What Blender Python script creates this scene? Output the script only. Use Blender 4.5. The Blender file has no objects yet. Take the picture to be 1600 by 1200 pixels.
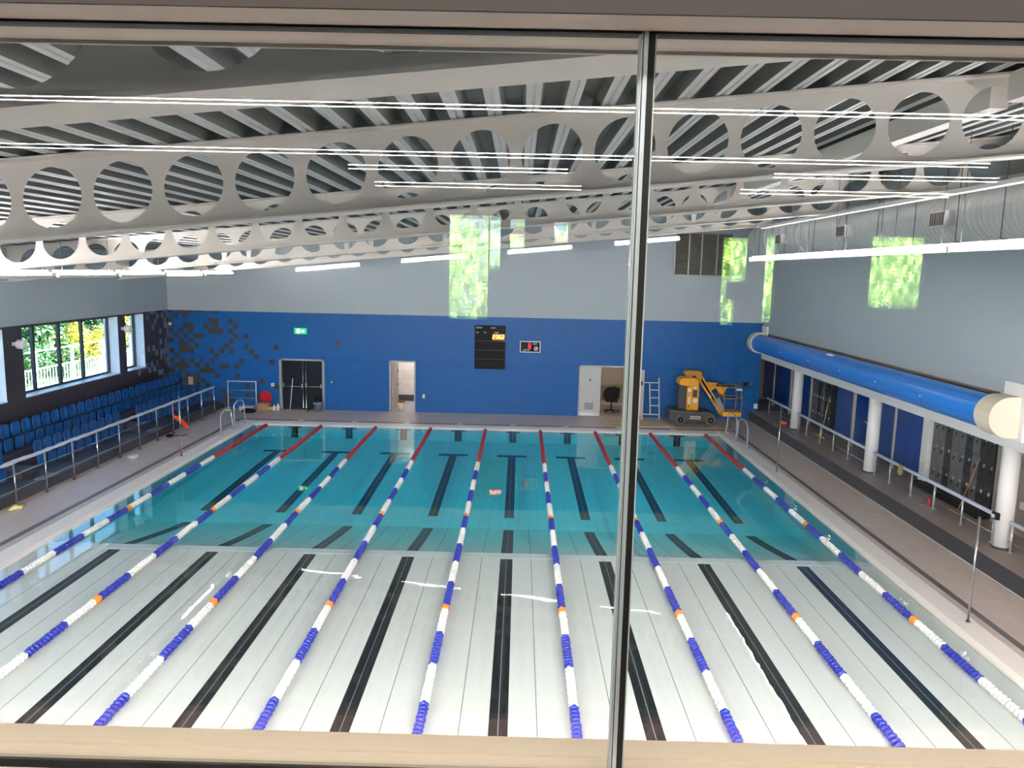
import bpy, math, random
from mathutils import Vector, Matrix
random.seed(7)
S = bpy.context.scene
COL = S.collection
PI = math.pi

# ------------------------------------------------------------------ materials
def lin(c):
    return tuple(((v/255)/12.92 if v/255 <= .04045 else ((v/255+.055)/1.055)**2.4) for v in c)
def rgba(c): return (*lin(c), 1)
MATS = {}
def mat(name, col=(200,200,200), rough=.5, metal=0., spec=.5, emit=None, es=0., noise=None, bump=None):
    m = bpy.data.materials.new(name); m.use_nodes = True
    nt = m.node_tree; b = nt.nodes['Principled BSDF']
    b.inputs['Base Color'].default_value = rgba(col)
    b.inputs['Roughness'].default_value = rough
    b.inputs['Metallic'].default_value = metal
    b.inputs['Specular IOR Level'].default_value = spec
    if emit:
        b.inputs['Emission Color'].default_value = rgba(emit)
        b.inputs['Emission Strength'].default_value = es
    if noise:   # (scale, amount): soft colour variation of the surface itself
        tc = nt.nodes.new('ShaderNodeTexCoord'); n = nt.nodes.new('ShaderNodeTexNoise')
        n.inputs['Scale'].default_value = noise[0]; n.inputs['Detail'].default_value = 4
        mx = nt.nodes.new('ShaderNodeMix'); mx.data_type = 'RGBA'
        k = 1-noise[1]
        mx.inputs[6].default_value = (*[v*k for v in lin(col)], 1)
        mx.inputs[7].default_value = (*[min(1, v*(2-k)) for v in lin(col)], 1)
        nt.links.new(tc.outputs['Object'], n.inputs['Vector'])
        nt.links.new(n.outputs['Fac'], mx.inputs[0]); nt.links.new(mx.outputs[2], b.inputs['Base Color'])
    if bump:
        tc = nt.nodes.new('ShaderNodeTexCoord'); n = nt.nodes.new('ShaderNodeTexNoise')
        n.inputs['Scale'].default_value = bump[0]
        bp = nt.nodes.new('ShaderNodeBump'); bp.inputs['Strength'].default_value = bump[1]; bp.inputs['Distance'].default_value = .01
        nt.links.new(tc.outputs['Object'], n.inputs['Vector']); nt.links.new(n.outputs['Fac'], bp.inputs['Height'])
        nt.links.new(bp.outputs['Normal'], b.inputs['Normal'])
    MATS[name] = m
    return m
def N(nt, t, **kw):
    n = nt.nodes.new(t)
    for k, v in kw.items(): setattr(n, k, v)
    return n
def mth(nt, op, a, b=None, c=None):
    n = nt.nodes.new('ShaderNodeMath'); n.operation = op
    for i, x in enumerate((a, b, c)):
        if x is None: continue
        if isinstance(x, (int, float)): n.inputs[i].default_value = x
        else: nt.links.new(x, n.inputs[i])
    return n.outputs[0]
def mixc(nt, f, a, b):
    n = nt.nodes.new('ShaderNodeMix'); n.data_type = 'RGBA'
    for i, x in ((0, f), (6, a), (7, b)):
        if isinstance(x, tuple): n.inputs[i].default_value = x
        elif isinstance(x, (int, float)): n.inputs[i].default_value = x
        else: nt.links.new(x, n.inputs[i])
    return n.outputs[2]
def grid_mat(name, base, line, su, sv, ax=('X','Z'), lw=.006, rough=.35, off=(0,0), var=.06, spec=.5):
    """tiles with thin joints, in object space"""
    m = mat(name, base, rough, spec=spec); nt = m.node_tree; b = nt.nodes['Principled BSDF']
    tc = N(nt, 'ShaderNodeTexCoord'); sp = N(nt, 'ShaderNodeSeparateXYZ'); nt.links.new(tc.outputs['Object'], sp.inputs[0])
    masks = []; cells = []
    for a, s, o in ((ax[0], su, off[0]), (ax[1], sv, off[1])):
        q = mth(nt, 'DIVIDE', mth(nt, 'SUBTRACT', sp.outputs[a], o), s)
        fr = mth(nt, 'FRACT', q); d = mth(nt, 'ABSOLUTE', mth(nt, 'SUBTRACT', fr, .5))
        masks.append(mth(nt, 'GREATER_THAN', d, .5-lw/s)); cells.append(mth(nt, 'FLOOR', q))
    cb = N(nt, 'ShaderNodeCombineXYZ'); nt.links.new(cells[0], cb.inputs[0]); nt.links.new(cells[1], cb.inputs[1])
    wn = N(nt, 'ShaderNodeTexWhiteNoise'); nt.links.new(cb.outputs[0], wn.inputs['Vector'])
    B = lin(base)
    c = mixc(nt, wn.outputs['Value'], (*[v*(1-var) for v in B], 1), (*[min(1, v*(1+var)) for v in B], 1))
    c = mixc(nt, mth(nt, 'MAXIMUM', *masks), c, rgba(line))
    nt.links.new(c, b.inputs['Base Color'])
    return m, dict(nt=nt, sp=sp, wn=wn, masks=masks, b=b, cells=cells)

WHITE = mat('paint_white', (214,216,216), .6)
WALLP = mat('wall_paint_pale_grey', (162,174,182), .7, noise=(.6,.03))
CEILW = mat('steel_paint_white', (214,210,203), .55)
DECKL = mat('roof_sheet_pale', (196,198,196), .45)
DECKD = mat('roof_sheet_recess_shade', (92,96,93), .6)  # shade of the rib recesses and webs put into the colour
STEEL = mat('stainless_steel', (200,203,206), .22, 1.)
ALU = mat('brushed_aluminium', (178,182,186), .35, .9)
CHROME = mat('chrome', (232,234,236), .16, .7)
BLACK = mat('black_plastic', (11,12,14), .6, spec=.15)
BLACKG = mat('black_gasket', (10,10,11), .6)
WRAP = mat('protective_film', (196,205,222), .35, bump=(14,.5))
SEATB = mat('seat_blue_plastic', (8,80,150), .38)
SEATM = mat('seat_bracket_dark', (30,34,42), .5)
COPING = mat('coping_stone', (244,237,230), .45, noise=(5,.05))
DECK, _d = grid_mat('deck_tile', (204,188,178), (182,168,158), .2, .2, ('X','Y'), .003, .4, var=.05)
DECKS = mat('deck_channel_tile', (96,92,94), .4)
KERB, _d = grid_mat('kerb_tile', (50,51,56), (66,66,70), .2, .2, ('Y','Z'), .002, .35)
PLATF, _d = grid_mat('platform_tile', (146,132,124), (124,114,108), .2, .2, ('X','Y'), .002, .4)
TIER, _d = grid_mat('tier_tile', (56,58,68), (72,74,82), .2, .2, ('Y','Z'), .002, .4)
REVEAL, _d = grid_mat('reveal_tile', (196,206,218), (168,180,194), .2, .2, ('X','Z'), .003, .3)
BROWNW, _d = grid_mat('changing_wall_tile', (150,136,126), (132,120,112), .4, .2, ('Y','Z'), .002, .4)
POOLT, _d = grid_mat('pool_tile', (224,236,240), (186,206,214), .25, .25, ('X','Y'), .006, .35, var=.04)
POOLW, _d = grid_mat('pool_wall_tile', (172,204,216), (150,184,198), .25, .125, ('X','Z'), .004, .35, var=.05)
STRIPE, _d = grid_mat('lane_stripe_tile', (24,29,33), (150,156,156), 1., 50., ('X','Y'), .006, .5, var=0., spec=.15)
PANELW, _d = grid_mat('movable_floor_panel', (236,233,228), (120,122,120), .5, 60., ('X','Y'), .006, .5, var=.0)
TRIMW = mat('floor_edge_trim', (220,228,228), .5)

# far wall blue tile with scattered dark tiles thinning away from the left corner
FARB, d = grid_mat('blue_wall_tile', (12,84,150), (18,90,154), .2, .2, ('X','Z'), .002, .4, off=(-12.85, .05), var=.05, spec=.2)
nt = d['nt']
p = mth(nt, 'ADD', d['sp'].outputs['X'], 12.85)
thr = mth(nt, 'MULTIPLY', mth(nt, 'POWER', 2.718, mth(nt, 'MULTIPLY', p, -.4)), .55)
thr = mth(nt, 'MULTIPLY', thr, mth(nt, 'LESS_THAN', p, 4.4))
cb2 = N(nt, 'ShaderNodeCombineXYZ'); nt.links.new(d['cells'][0], cb2.inputs[0]); nt.links.new(d['cells'][1], cb2.inputs[1]); cb2.inputs[2].default_value = 3.7
wn2 = N(nt, 'ShaderNodeTexWhiteNoise'); nt.links.new(cb2.outputs[0], wn2.inputs['Vector'])
par = mth(nt, 'FLOORED_MODULO', mth(nt, 'ADD', d['cells'][0], d['cells'][1]), 2.)
isd = mth(nt, 'LESS_THAN', wn2.outputs['Value'], mth(nt, 'MULTIPLY', thr, mth(nt, 'ADD', .35, mth(nt, 'MULTIPLY', par, 1.2))))
old = d['b'].inputs['Base Color'].links[0].from_socket
nt.links.new(mixc(nt, isd, old, rgba((62,58,60))), d['b'].inputs['Base Color'])
# left wall dark tile with blue tiles gathering towards the far corner
LEFTB, d = grid_mat('dark_wall_tile', (58,54,57), (64,60,62), .2, .2, ('Y','Z'), .002, .3, off=(27.95, .05), var=.06)
nt = d['nt']
p = mth(nt, 'SUBTRACT', 27.95, d['sp'].outputs['Y'])
thr = mth(nt, 'MULTIPLY', mth(nt, 'POWER', 2.718, mth(nt, 'MULTIPLY', p, -.9)), .62)
thr = mth(nt, 'MULTIPLY', thr, mth(nt, 'LESS_THAN', p, 2.6))
cb2 = N(nt, 'ShaderNodeCombineXYZ'); nt.links.new(d['cells'][0], cb2.inputs[0]); nt.links.new(d['cells'][1], cb2.inputs[1]); cb2.inputs[2].default_value = 1.3
wn2 = N(nt, 'ShaderNodeTexWhiteNoise'); nt.links.new(cb2.outputs[0], wn2.inputs['Vector'])
par = mth(nt, 'FLOORED_MODULO', mth(nt, 'ADD', d['cells'][0], d['cells'][1]), 2.)
isd = mth(nt, 'LESS_THAN', wn2.outputs['Value'], mth(nt, 'MULTIPLY', thr, mth(nt, 'ADD', .35, mth(nt, 'MULTIPLY', par, 1.2))))
old = d['b'].inputs['Base Color'].links[0].from_socket
nt.links.new(mixc(nt, isd, old, rgba((92,114,142))), d['b'].inputs['Base Color'])

FRAME = mat('window_frame_grey', (44,48,52), .4, .3)
SILLM = mat('window_sill_white', (216,224,230), .3)
YEL = mat('lift_yellow', (232,160,14), .4)
YELD = mat('lift_yellow_dirty', (186,132,40), .55)
TYRE = mat('tyre_grey', (92,92,92), .8)
CHASS = mat('chassis_dark_grey', (58,60,62), .55)
DGREY = mat('dark_grey', (52,54,58), .5)
GREYD = mat('door_grey', (172,174,174), .45)
GREYF = mat('door_frame_grey', (150,153,156), .4, .3)
DARKD = mat('dark_door', (10,20,30), .5, spec=.15)
RED = mat('red_plastic', (196,22,40), .4)
ORANGE = mat('orange_foam', (236,86,34), .5)
ROPER = mat('float_red', (158,22,40), .4)
ROPEW = mat('float_white', (232,232,228), .4)
ROPEB = mat('float_blue', (30,44,160), .35)
ROPEO = mat('float_orange', (238,140,30), .4)
COVERB = mat('roller_cover_blue', (38,126,222), .22)
CREAM = mat('housing_cream', (216,208,190), .4)
BRWN = mat('housing_back_brown', (122,110,104), .5)
PANB = mat('cubicle_blue', (8,62,138), .3)
LOCKD = mat('locker_black', (40,41,44), .35)
LOCKG = mat('locker_grey', (92,92,92), .4)
CARD = mat('cardboard', (158,128,96), .8)
PLY = mat('plywood', (206,182,144), .6, noise=(6,.12))
LOUV = mat('louvre_grey', (96,94,90), .5)
SILLC = mat('sill_cream', (238,222,200), .5)
SOFFIT = mat('soffit_taupe', (238,224,212), .6)
GALW = mat('gallery_paint', (52,52,53), .8)
GALF = mat('gallery_floor', (44,44,47), .6)
DUCT = mat('duct_white', (206,208,208), .45)
BARK = mat('bark', (84,66,50), .9)
EXITG = mat('exit_green', (10,150,84), .5, emit=(10,170,90), es=.6)
EXITW = mat('exit_white', (240,255,246), .5, emit=(230,255,240), es=1.2)
LEDO = mat('led_orange', (255,150,60), .5, emit=(255,118,40), es=3.5)
LEDR = mat('led_red', (240,50,70), .5, emit=(255,40,60), es=1.3)
LEDOFF = mat('led_unlit', (34,40,38), .4)
LABELW = mat('label_white', (226,226,226), .5)
PINKISH = mat('badge_pale', (196,184,206), .5)
TUBE = mat('lamp_tube', (255,255,255), .4, emit=(255,246,246), es=46.)
TUBER = mat('lamp_tube_right', (255,255,255), .4, emit=(255,246,246), es=48.)
TUBEF = mat('lamp_tube_far', (255,255,255), .4, emit=(255,246,246), es=16.)
TUBEN = mat('fill_tube_near', (255,255,255), .4, emit=(255,244,240), es=430.)  # glow of the added, unseen row under the viewing window
TUBEG = mat('gallery_tube', (255,255,255), .4, emit=(255,246,238), es=48.)
GALFILL = mat('gallery_fill_lamp', (255,255,255), .4, emit=(255,244,232), es=13.)  # unseen gallery overheads, added to light the sill and window head
GROUND = mat('paving_pale', (150,148,142), .9)
GRASS = mat('grass', (50,70,36), .9, noise=(2,.3))
FENCEW = mat('fence_white', (176,184,186), .5)

def leafmat(name, c1, c2, c3=None):
    m = mat(name, c1, .6); nt = m.node_tree; b = nt.nodes['Principled BSDF']
    g = N(nt, 'ShaderNodeNewGeometry')
    r = N(nt, 'ShaderNodeValToRGB'); nt.links.new(g.outputs['Random Per Island'], r.inputs[0])
    r.color_ramp.elements[0].color = rgba(c1); r.color_ramp.elements[1].color = rgba(c2)
    if c3:
        e = r.color_ramp.elements.new(.5); e.color = rgba(c3)
    nt.links.new(r.outputs[0], b.inputs['Base Color'])
    t = N(nt, 'ShaderNodeBsdfTranslucent'); nt.links.new(r.outputs[0], t.inputs[0])
    mx = N(nt, 'ShaderNodeMixShader'); mx.inputs[0].default_value = .35
    nt.links.new(b.outputs[0], mx.inputs[1]); nt.links.new(t.outputs[0], mx.inputs[2])
    nt.links.new(mx.outputs[0], nt.nodes['Material Output'].inputs[0])
    return m
LEAFG = leafmat('leaf_green', (24,52,28), (70,104,54), (42,78,40))
LEAFL = leafmat('leaf_light_green', (120,170,80), (220,236,150), (170,208,110))
LEAFY = leafmat('gorse_yellow', (70,90,26), (176,160,34), (150,134,28))

# window glass: clear sheet with a weak mirror reflection
def glass(name, fac, tint=(1,1,1,1)):
    m = bpy.data.materials.new(name); m.use_nodes = True; nt = m.node_tree
    nt.nodes.remove(nt.nodes['Principled BSDF'])
    t = N(nt, 'ShaderNodeBsdfTransparent'); t.inputs[0].default_value = tint
    g = N(nt, 'ShaderNodeBsdfGlossy'); g.inputs['Roughness'].default_value = 0
    mx = N(nt, 'ShaderNodeMixShader'); mx.inputs[0].default_value = fac
    nt.links.new(t.outputs[0], mx.inputs[1]); nt.links.new(g.outputs[0], mx.inputs[2])
    nt.links.new(mx.outputs[0], nt.nodes['Material Output'].inputs[0])
    MATS[name] = m; return m
GLASS = glass('viewing_glass', .085, (.985,.995,.99,1))
WGLASS = glass('window_glass', .05, (.9,.97,1,1))

# water: mirror reflection rising with the grazing angle, clear below, absorbing red with depth
WATER = bpy.data.materials.new('pool_water'); WATER.use_nodes = True
nt = WATER.node_tree; nt.nodes.remove(nt.nodes['Principled BSDF'])
t = N(nt, 'ShaderNodeBsdfTransparent'); g = N(nt, 'ShaderNodeBsdfGlossy'); g.inputs['Roughness'].default_value = 0.012
lw = N(nt, 'ShaderNodeLayerWeight'); lw.inputs['Blend'].default_value = .5
f5 = mth(nt, 'POWER', lw.outputs['Facing'], 5.)
fac = mth(nt, 'ADD', mth(nt, 'MULTIPLY', f5, .98), .022)
mx = N(nt, 'ShaderNodeMixShader'); nt.links.new(fac, mx.inputs[0]); nt.links.new(t.outputs[0], mx.inputs[1]); nt.links.new(g.outputs[0], mx.inputs[2])
tc = N(nt, 'ShaderNodeTexCoord'); nz = N(nt, 'ShaderNodeTexNoise'); nz.inputs['Scale'].default_value = 2.6; nz.inputs['Detail'].default_value = 2
nt.links.new(tc.outputs['Object'], nz.inputs['Vector'])
bp = N(nt, 'ShaderNodeBump'); bp.inputs['Strength'].default_value = .35; bp.inputs['Distance'].default_value = .002
nt.links.new(nz.outputs['Fac'], bp.inputs['Height']); nt.links.new(bp.outputs['Normal'], g.inputs['Normal'])
va = N(nt, 'ShaderNodeVolumeAbsorption'); va.inputs['Color'].default_value = (.17,.955,.992,1); va.inputs['Density'].default_value = 1.
nt.links.new(mx.outputs[0], nt.nodes['Material Output'].inputs['Surface']); nt.links.new(va.outputs[0], nt.nodes['Material Output'].inputs['Volume'])

# ------------------------------------------------------------------ mesh helper
class MB:
    def __init__(s): s.v = []; s.f = []; s.m = []; s.sm = []
    def face(s, idx, m=0, sm=False): s.f.append(tuple(idx)); s.m.append(m); s.sm.append(sm)
    def box(s, x0, x1, y0, y1, z0, z1, m=0):
        n = len(s.v)
        s.v += [(x0,y0,z0),(x1,y0,z0),(x1,y1,z0),(x0,y1,z0),(x0,y0,z1),(x1,y0,z1),(x1,y1,z1),(x0,y1,z1)]
        for q in ((0,3,2,1),(4,5,6,7),(0,1,5,4),(1,2,6,5),(2,3,7,6),(3,0,4,7)): s.face([n+i for i in q], m)
        return s
    def bar(s, p, q, w, h, m=0, up=(0,0,1)):
        p = Vector(p); q = Vector(q); d = (q-p).normalized(); a = d.cross(Vector(up))
        if a.length < 1e-5: a = d.cross(Vector((1,0,0)))
        a.normalize(); b = a.cross(d).normalized(); n = len(s.v)
        for c in (p, q):
            for i, j in ((-1,-1),(1,-1),(1,1),(-1,1)): s.v.append(tuple(c+a*(i*w/2)+b*(j*h/2)))
        for f in ((0,1,2,3),(7,6,5,4),(0,4,5,1),(1,5,6,2),(2,6,7,3),(3,7,4,0)): s.face([n+i for i in f], m)
        return s
    def tube(s, pts, r, n=10, m=0, cap=True):
        pts = [Vector(p) for p in pts]; base = len(s.v); a = None
        for i, p in enumerate(pts):
            d = (pts[min(i+1,len(pts)-1)]-pts[max(i-1,0)]).normalized()
            if a is None:
                a = d.cross(Vector((0,0,1)))
                if a.length < .1: a = d.cross(Vector((1,0,0)))
            a = (a-d*a.dot(d)).normalized(); b = d.cross(a)
            rr = r[i] if isinstance(r, (list, tuple)) else r
            for k in range(n):
                t = 2*PI*k/n; s.v.append(tuple(p+a*(rr*math.cos(t))+b*(rr*math.sin(t))))
        for i in range(len(pts)-1):
            for k in range(n):
                k2 = (k+1) % n; s.face((base+i*n+k, base+i*n+k2, base+(i+1)*n+k2, base+(i+1)*n+k), m, True)
        if cap:
            s.face([base+k for k in range(n)][::-1], m); e = base+(len(pts)-1)*n; s.face([e+k for k in range(n)], m)
        return s
    def cyl(s, p, q, r, n=14, m=0): return s.tube([p, q], r, n, m)
    def ball(s, c, r, n=10, k=7, m=0, sc=(1,1,1)):
        base = len(s.v); c = Vector(c)
        for j in range(k+1):
            ph = -PI/2+PI*j/k; 
            for i in range(n):
                t = 2*PI*i/n; s.v.append((c.x+r*sc[0]*math.cos(ph)*math.cos(t), c.y+r*sc[1]*math.cos(ph)*math.sin(t), c.z+r*sc[2]*math.sin(ph)))
        for j in range(k):
            for i in range(n):
                i2 = (i+1) % n; s.face((base+j*n+i, base+j*n+i2, base+(j+1)*n+i2, base+(j+1)*n+i), m, True)
        return s
    def prism(s, poly, ax, a0, a1, m=0, smooth=False):
        """poly in the plane across axis ax ('x': (y,z), 'y': (x,z), 'z': (x,y))"""
        n = len(s.v); k = len(poly)
        def P(u, v, w): return {'x': (w,u,v), 'y': (u,w,v), 'z': (u,v,w)}[ax]
        for w in (a0, a1):
            for u, v in poly: s.v.append(P(u, v, w))
        s.face([n+i for i in range(k)], m); s.face([n+k+i for i in range(k)][::-1], m)
        for i in range(k):
            j = (i+1) % k; s.face((n+i, n+k+i, n+k+j, n+j), m, smooth)
        return s
    def quad(s, a, b, c, d, m=0):
        n = len(s.v); s.v += [tuple(a), tuple(b), tuple(c), tuple(d)]; s.face((n,n+1,n+2,n+3), m); return s
    def build(s, name, mats, parent=None, local=False, recenter=True, bevel=0):
        if not isinstance(mats, (list, tuple)): mats = [mats]
        off = Vector((0,0,0))
        if parent is not None and not local:
            o = parent
            while o is not None: off += o.location; o = o.parent
        elif parent is None and recenter:
            xs, ys, zs = zip(*s.v); off = Vector(((min(xs)+max(xs))/2, (min(ys)+max(ys))/2, min(zs)))
        me = bpy.data.meshes.new(name)
        me.from_pydata([(x-off.x, y-off.y, z-off.z) for x, y, z in s.v], [], s.f)
        for m in mats: me.materials.append(m)
        me.polygons.foreach_set('material_index', s.m); me.polygons.foreach_set('use_smooth', s.sm)
        me.update()
        o = bpy.data.objects.new(name, me); COL.objects.link(o)
        if parent is not None: o.parent = parent
        else: o.location = off
        if bevel:
            b = o.modifiers.new('edge', 'BEVEL'); b.width = bevel; b.segments = 2; b.limit_method = 'ANGLE'
        return o
def tag(o, label=None, cat=None, group=None, kind=None):
    if label: o['label'] = label
    if cat: o['category'] = cat
    if group: o['group'] = group
    if kind: o['kind'] = kind
    return o
def thing(name, label, cat, loc=(0,0,0), group=None, rz=0):
    o = bpy.data.objects.new(name, None); COL.objects.link(o); o.location = loc; o.rotation_euler = (0,0,rz)
    o.empty_display_size = .1
    return tag(o, label, cat, group)
def struct(o, label=None, cat=None): return tag(o, label, cat, kind='structure')
def dup(root, loc, label, group=None, rz=None):
    r = root.copy(); COL.objects.link(r); r.location = loc; r['label'] = label
    if group: r['group'] = group
    if rz is not None: r.rotation_euler = (0,0,rz)
    for ch in list(root.children):
        c = ch.copy(); COL.objects.link(c); c.parent = r
        for gch in list(ch.children):
            e = gch.copy(); COL.objects.link(e); e.parent = c
    return r
ORD = ['first','second','third','fourth','fifth','sixth','seventh','eighth','ninth','tenth','eleventh','twelfth','thirteenth','fourteenth','fifteenth','sixteenth','seventeenth','eighteenth','nineteenth','twentieth','twenty-first','twenty-second','twenty-third','twenty-fourth','twenty-fifth','twenty-sixth','twenty-seventh','twenty-eighth']

def holed(mb, us, vs, holes, w0, w1, P, mfun, mrev):
    """slab with rectangular holes; P(u,v,w)->xyz, shared vertices"""
    us = sorted(set(us)); vs = sorted(set(vs)); idx = {}
    def V(u, v, w):
        k = (u, v, w)
        if k not in idx: idx[k] = len(mb.v); mb.v.append(P(u, v, w))
        return idx[k]
    def hole(u, v): return any(a < u < b and c < v < e for a, b, c, e in holes)
    nu, nv = len(us)-1, len(vs)-1
    H = [[hole((us[i]+us[i+1])/2, (vs[j]+vs[j+1])/2) for j in range(nv)] for i in range(nu)]
    for i in range(nu):
        for j in range(nv):
            a, b, c, e = us[i], us[i+1], vs[j], vs[j+1]
            if not H[i][j]:
                m = mfun((a+b)/2, (c+e)/2)
                mb.face((V(a,c,w0),V(b,c,w0),V(b,e,w0),V(a,e,w0)), m); mb.face((V(a,e,w1),V(b,e,w1),V(b,c,w1),V(a,c,w1)), m)
            else:
                for (p, q, di, dj) in (((a,c),(b,c),0,-1),((a,e),(b,e),0,1),((a,c),(a,e),-1,0),((b,c),(b,e),1,0)):
                    ii, jj = i+di, j+dj
                    if 0 <= ii < nu and 0 <= jj < nv and not H[ii][jj]:
                        mb.face((V(*p,w0),V(*q,w0),V(*q,w1),V(*p,w1)), mrev)
def ff(text, size, loc, rot, material, name, parent, ext=.004, align='LEFT'):
    cu = bpy.data.curves.new(name, 'FONT'); cu.body = text; cu.size = size; cu.extrude = ext; cu.align_x = align
    cu.materials.append(material)
    t = bpy.data.objects.new(name, cu)
    me = t.to_mesh().copy(); me.name = name; t.to_mesh_clear(); bpy.data.objects.remove(t)
    me.materials.clear(); me.materials.append(material)
    o = bpy.data.objects.new(name, me); COL.objects.link(o); o.parent = parent
    o.location = Vector(loc)-parent.location; o.rotation_euler = rot
    return o

# ------------------------------------------------------------------ the hall
XL, XR, YF, YN = -12.85, 10.8, 27.95, -1.25
SL = .1026
ROOF = lambda x: 7.434+SL*x          # top of the beams
# far wall: blue tile below, painted above, three door openings
mb = MB()
doors = [(-8.46,-6.63,.05,2.1), (-4.02,-2.97,.05,2.12), (3.58,5.5,.05,2.11)]
us = [XL, XR]+[d_[i] for d_ in doors for i in (0,1)]; vs = [.05, 2.1, 2.11, 2.12, 3.95, 9.2]
holed(mb, us, vs, doors, YF, YF+.25, lambda u,v,w: (u,w,v), lambda u,v: 0 if v < 3.95 else 1, 2)
struct(mb.build('wall_far', [FARB, WALLP, GREYF], recenter=False), 'far end wall, blue tile below and pale grey paint above', 'wall')
# left wall with window openings
mb = MB()
wins = [(12.9,18.08,1.9,3.9), (18.9,24.09,1.9,3.9), (24.6,25.93,1.9,3.9), (6.9,12.08,1.9,3.9), (.9,6.08,1.9,3.9)]
us = [YN, YF]+[w[i] for w in wins for i in (0,1)]; vs = [-.3, 1.9, 3.9, 3.96, 7.2]
holed(mb, us, vs, wins, XL, XL-.5, lambda u,v,w: (w,u,v), lambda u,v: 0 if v < 3.96 else 1, 2)
struct(mb.build('wall_left', [LEFTB, WALLP, REVEAL], recenter=False), 'left wall, dark tile with windows below pale grey paint', 'wall')
# right wall above the changing area opening
mb = MB(); mb.box(XR, XR+.3, YN, YF+.25, 2.9, 9.4)
struct(mb.build('wall_right', WALLP, recenter=False), 'right wall, smooth pale grey paint above the roller housing', 'wall')
mb = MB(); mb.box(XR, XR+.36, 4.0, 31.2, 2.54, 2.9)
tag(mb.build('lintel_beam', WHITE), 'long white lintel beam over the three round columns', 'beam', kind='structure')
# ceiling: trapezoidal roof sheet, ribs running away from the window
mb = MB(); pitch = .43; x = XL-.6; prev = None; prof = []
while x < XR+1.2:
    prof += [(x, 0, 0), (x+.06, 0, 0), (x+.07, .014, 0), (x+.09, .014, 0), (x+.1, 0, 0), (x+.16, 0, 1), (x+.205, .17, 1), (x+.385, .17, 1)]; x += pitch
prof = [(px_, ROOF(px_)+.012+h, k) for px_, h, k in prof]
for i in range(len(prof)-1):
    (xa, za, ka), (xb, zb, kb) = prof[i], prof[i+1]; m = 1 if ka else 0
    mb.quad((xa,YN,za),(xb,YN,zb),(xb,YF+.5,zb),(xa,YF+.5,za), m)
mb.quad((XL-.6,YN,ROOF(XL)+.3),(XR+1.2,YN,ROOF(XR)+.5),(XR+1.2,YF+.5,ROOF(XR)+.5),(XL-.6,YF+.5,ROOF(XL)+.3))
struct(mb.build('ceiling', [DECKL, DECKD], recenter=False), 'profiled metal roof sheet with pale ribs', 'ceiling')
# cellular beams
BY = [.95+5.85*k for k in range(5)]
def beam(y):
    rt = None
    z0 = lambda x: 6.49+SL*x
    web = MB(); p = .851; r = .358; n = 28; T = .016; H = .944
    i0 = math.ceil((XL-.645)/p-.5); i1 = math.floor((XR-.645)/p+.5)
    idx = {}
    for i in range(i0, i1+1):
        cx = .645+p*i; a, b = max(XL, cx-p/2), min(XR, cx+p/2)
        part = (b-a) < p-1e-6
        for yy, flip in ((y-T/2, 0), (y+T/2, 1)):
            if part:
                q = [(a,yy,z0(a)),(b,yy,z0(b)),(b,yy,z0(b)+H),(a,yy,z0(a)+H)]; web.quad(*(q if not flip else q[::-1])); continue
            base = len(web.v); 
            for k in range(n):
                t = 2*PI*(k+.5)/n; c, s = math.cos(t), math.sin(t)
                web.v.append((cx+r*c, yy, z0(cx+r*c)+.48+r*s))
            for k in range(n):
                t = 2*PI*(k+.5)/n; c, s = math.cos(t), math.sin(t)
                hw = p/2; up = H-.48; dn = .48
                sc = min(hw/abs(c) if abs(c) > 1e-6 else 9, (up if s > 0 else dn)/abs(s) if abs(s) > 1e-6 else 9)
                xx = cx+sc*c; web.v.append((xx, yy, z0(xx)+.48+sc*s))
            for k in range(n):
                k2 = (k+1) % n; q = (base+k, base+k2, base+n+k2, base+n+k); web.face(q if flip else q[::-1])
            # corners
            cs = [(b,H),(a,H),(a,0),(b,0)]; ang = [math.atan2(H-.48, p/2), PI-math.atan2(H-.48, p/2), PI+math.atan2(.48, p/2), 2*PI-math.atan2(.48, p/2)]
            for (xx, hh), an in zip(cs, ang):
                k = int(an/(2*PI)*n-.5) % n; k2 = (k+1) % n
                ci = len(web.v); web.v.append((xx, yy, z0(xx)+hh)); q = (base+n+k, base+n+k2, ci); web.face(q if flip else q[::-1])
        if not part:
            base = len(web.v)
            for yy in (y-T/2, y+T/2):
                for k in range(n):
                    t = 2*PI*(k+.5)/n; web.v.append((cx+r*math.cos(t), yy, z0(cx+r*math.cos(t))+.48+r*math.sin(t)))
            for k in range(n):
                k2 = (k+1) % n; web.face((base+k, base+n+k, base+n+k2, base+k2), 0, True)
    return web, z0
BL = ['pale steel roof beam with round holes, nearest the viewing window and cut by the top frame',
      'large pale steel roof beam with full row of round holes, second from the viewing window',
      'pale steel roof beam with round holes, third from the viewing window',
      'pale steel roof beam with round holes, fourth from the viewing window',
      'pale steel roof beam with round holes, closest to the far wall']
for y, lb in zip(BY, BL):
    rt = thing('roof_beam', lb, 'beam', (0, y, 6.5), 'cellular roof beams')
    web, z0 = beam(y); web.build('web', CEILW, rt)
    for nm, zz in (('bottom_flange', 0), ('top_flange', .92)):
        f = MB(); a, b = XL, XR; n = 0
        f.v += [(a,y-.19,z0(a)+zz),(b,y-.19,z0(b)+zz),(b,y+.19,z0(b)+zz),(a,y+.19,z0(a)+zz)]
        f.v += [(x_,y_,z_+.024) for x_, y_, z_ in f.v[:4]]
        for q in ((0,3,2,1),(4,5,6,7),(0,1,5,4),(1,2,6,5),(2,3,7,6),(3,0,4,7)): f.face(q)
        f.build(nm, CEILW, rt)
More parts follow.
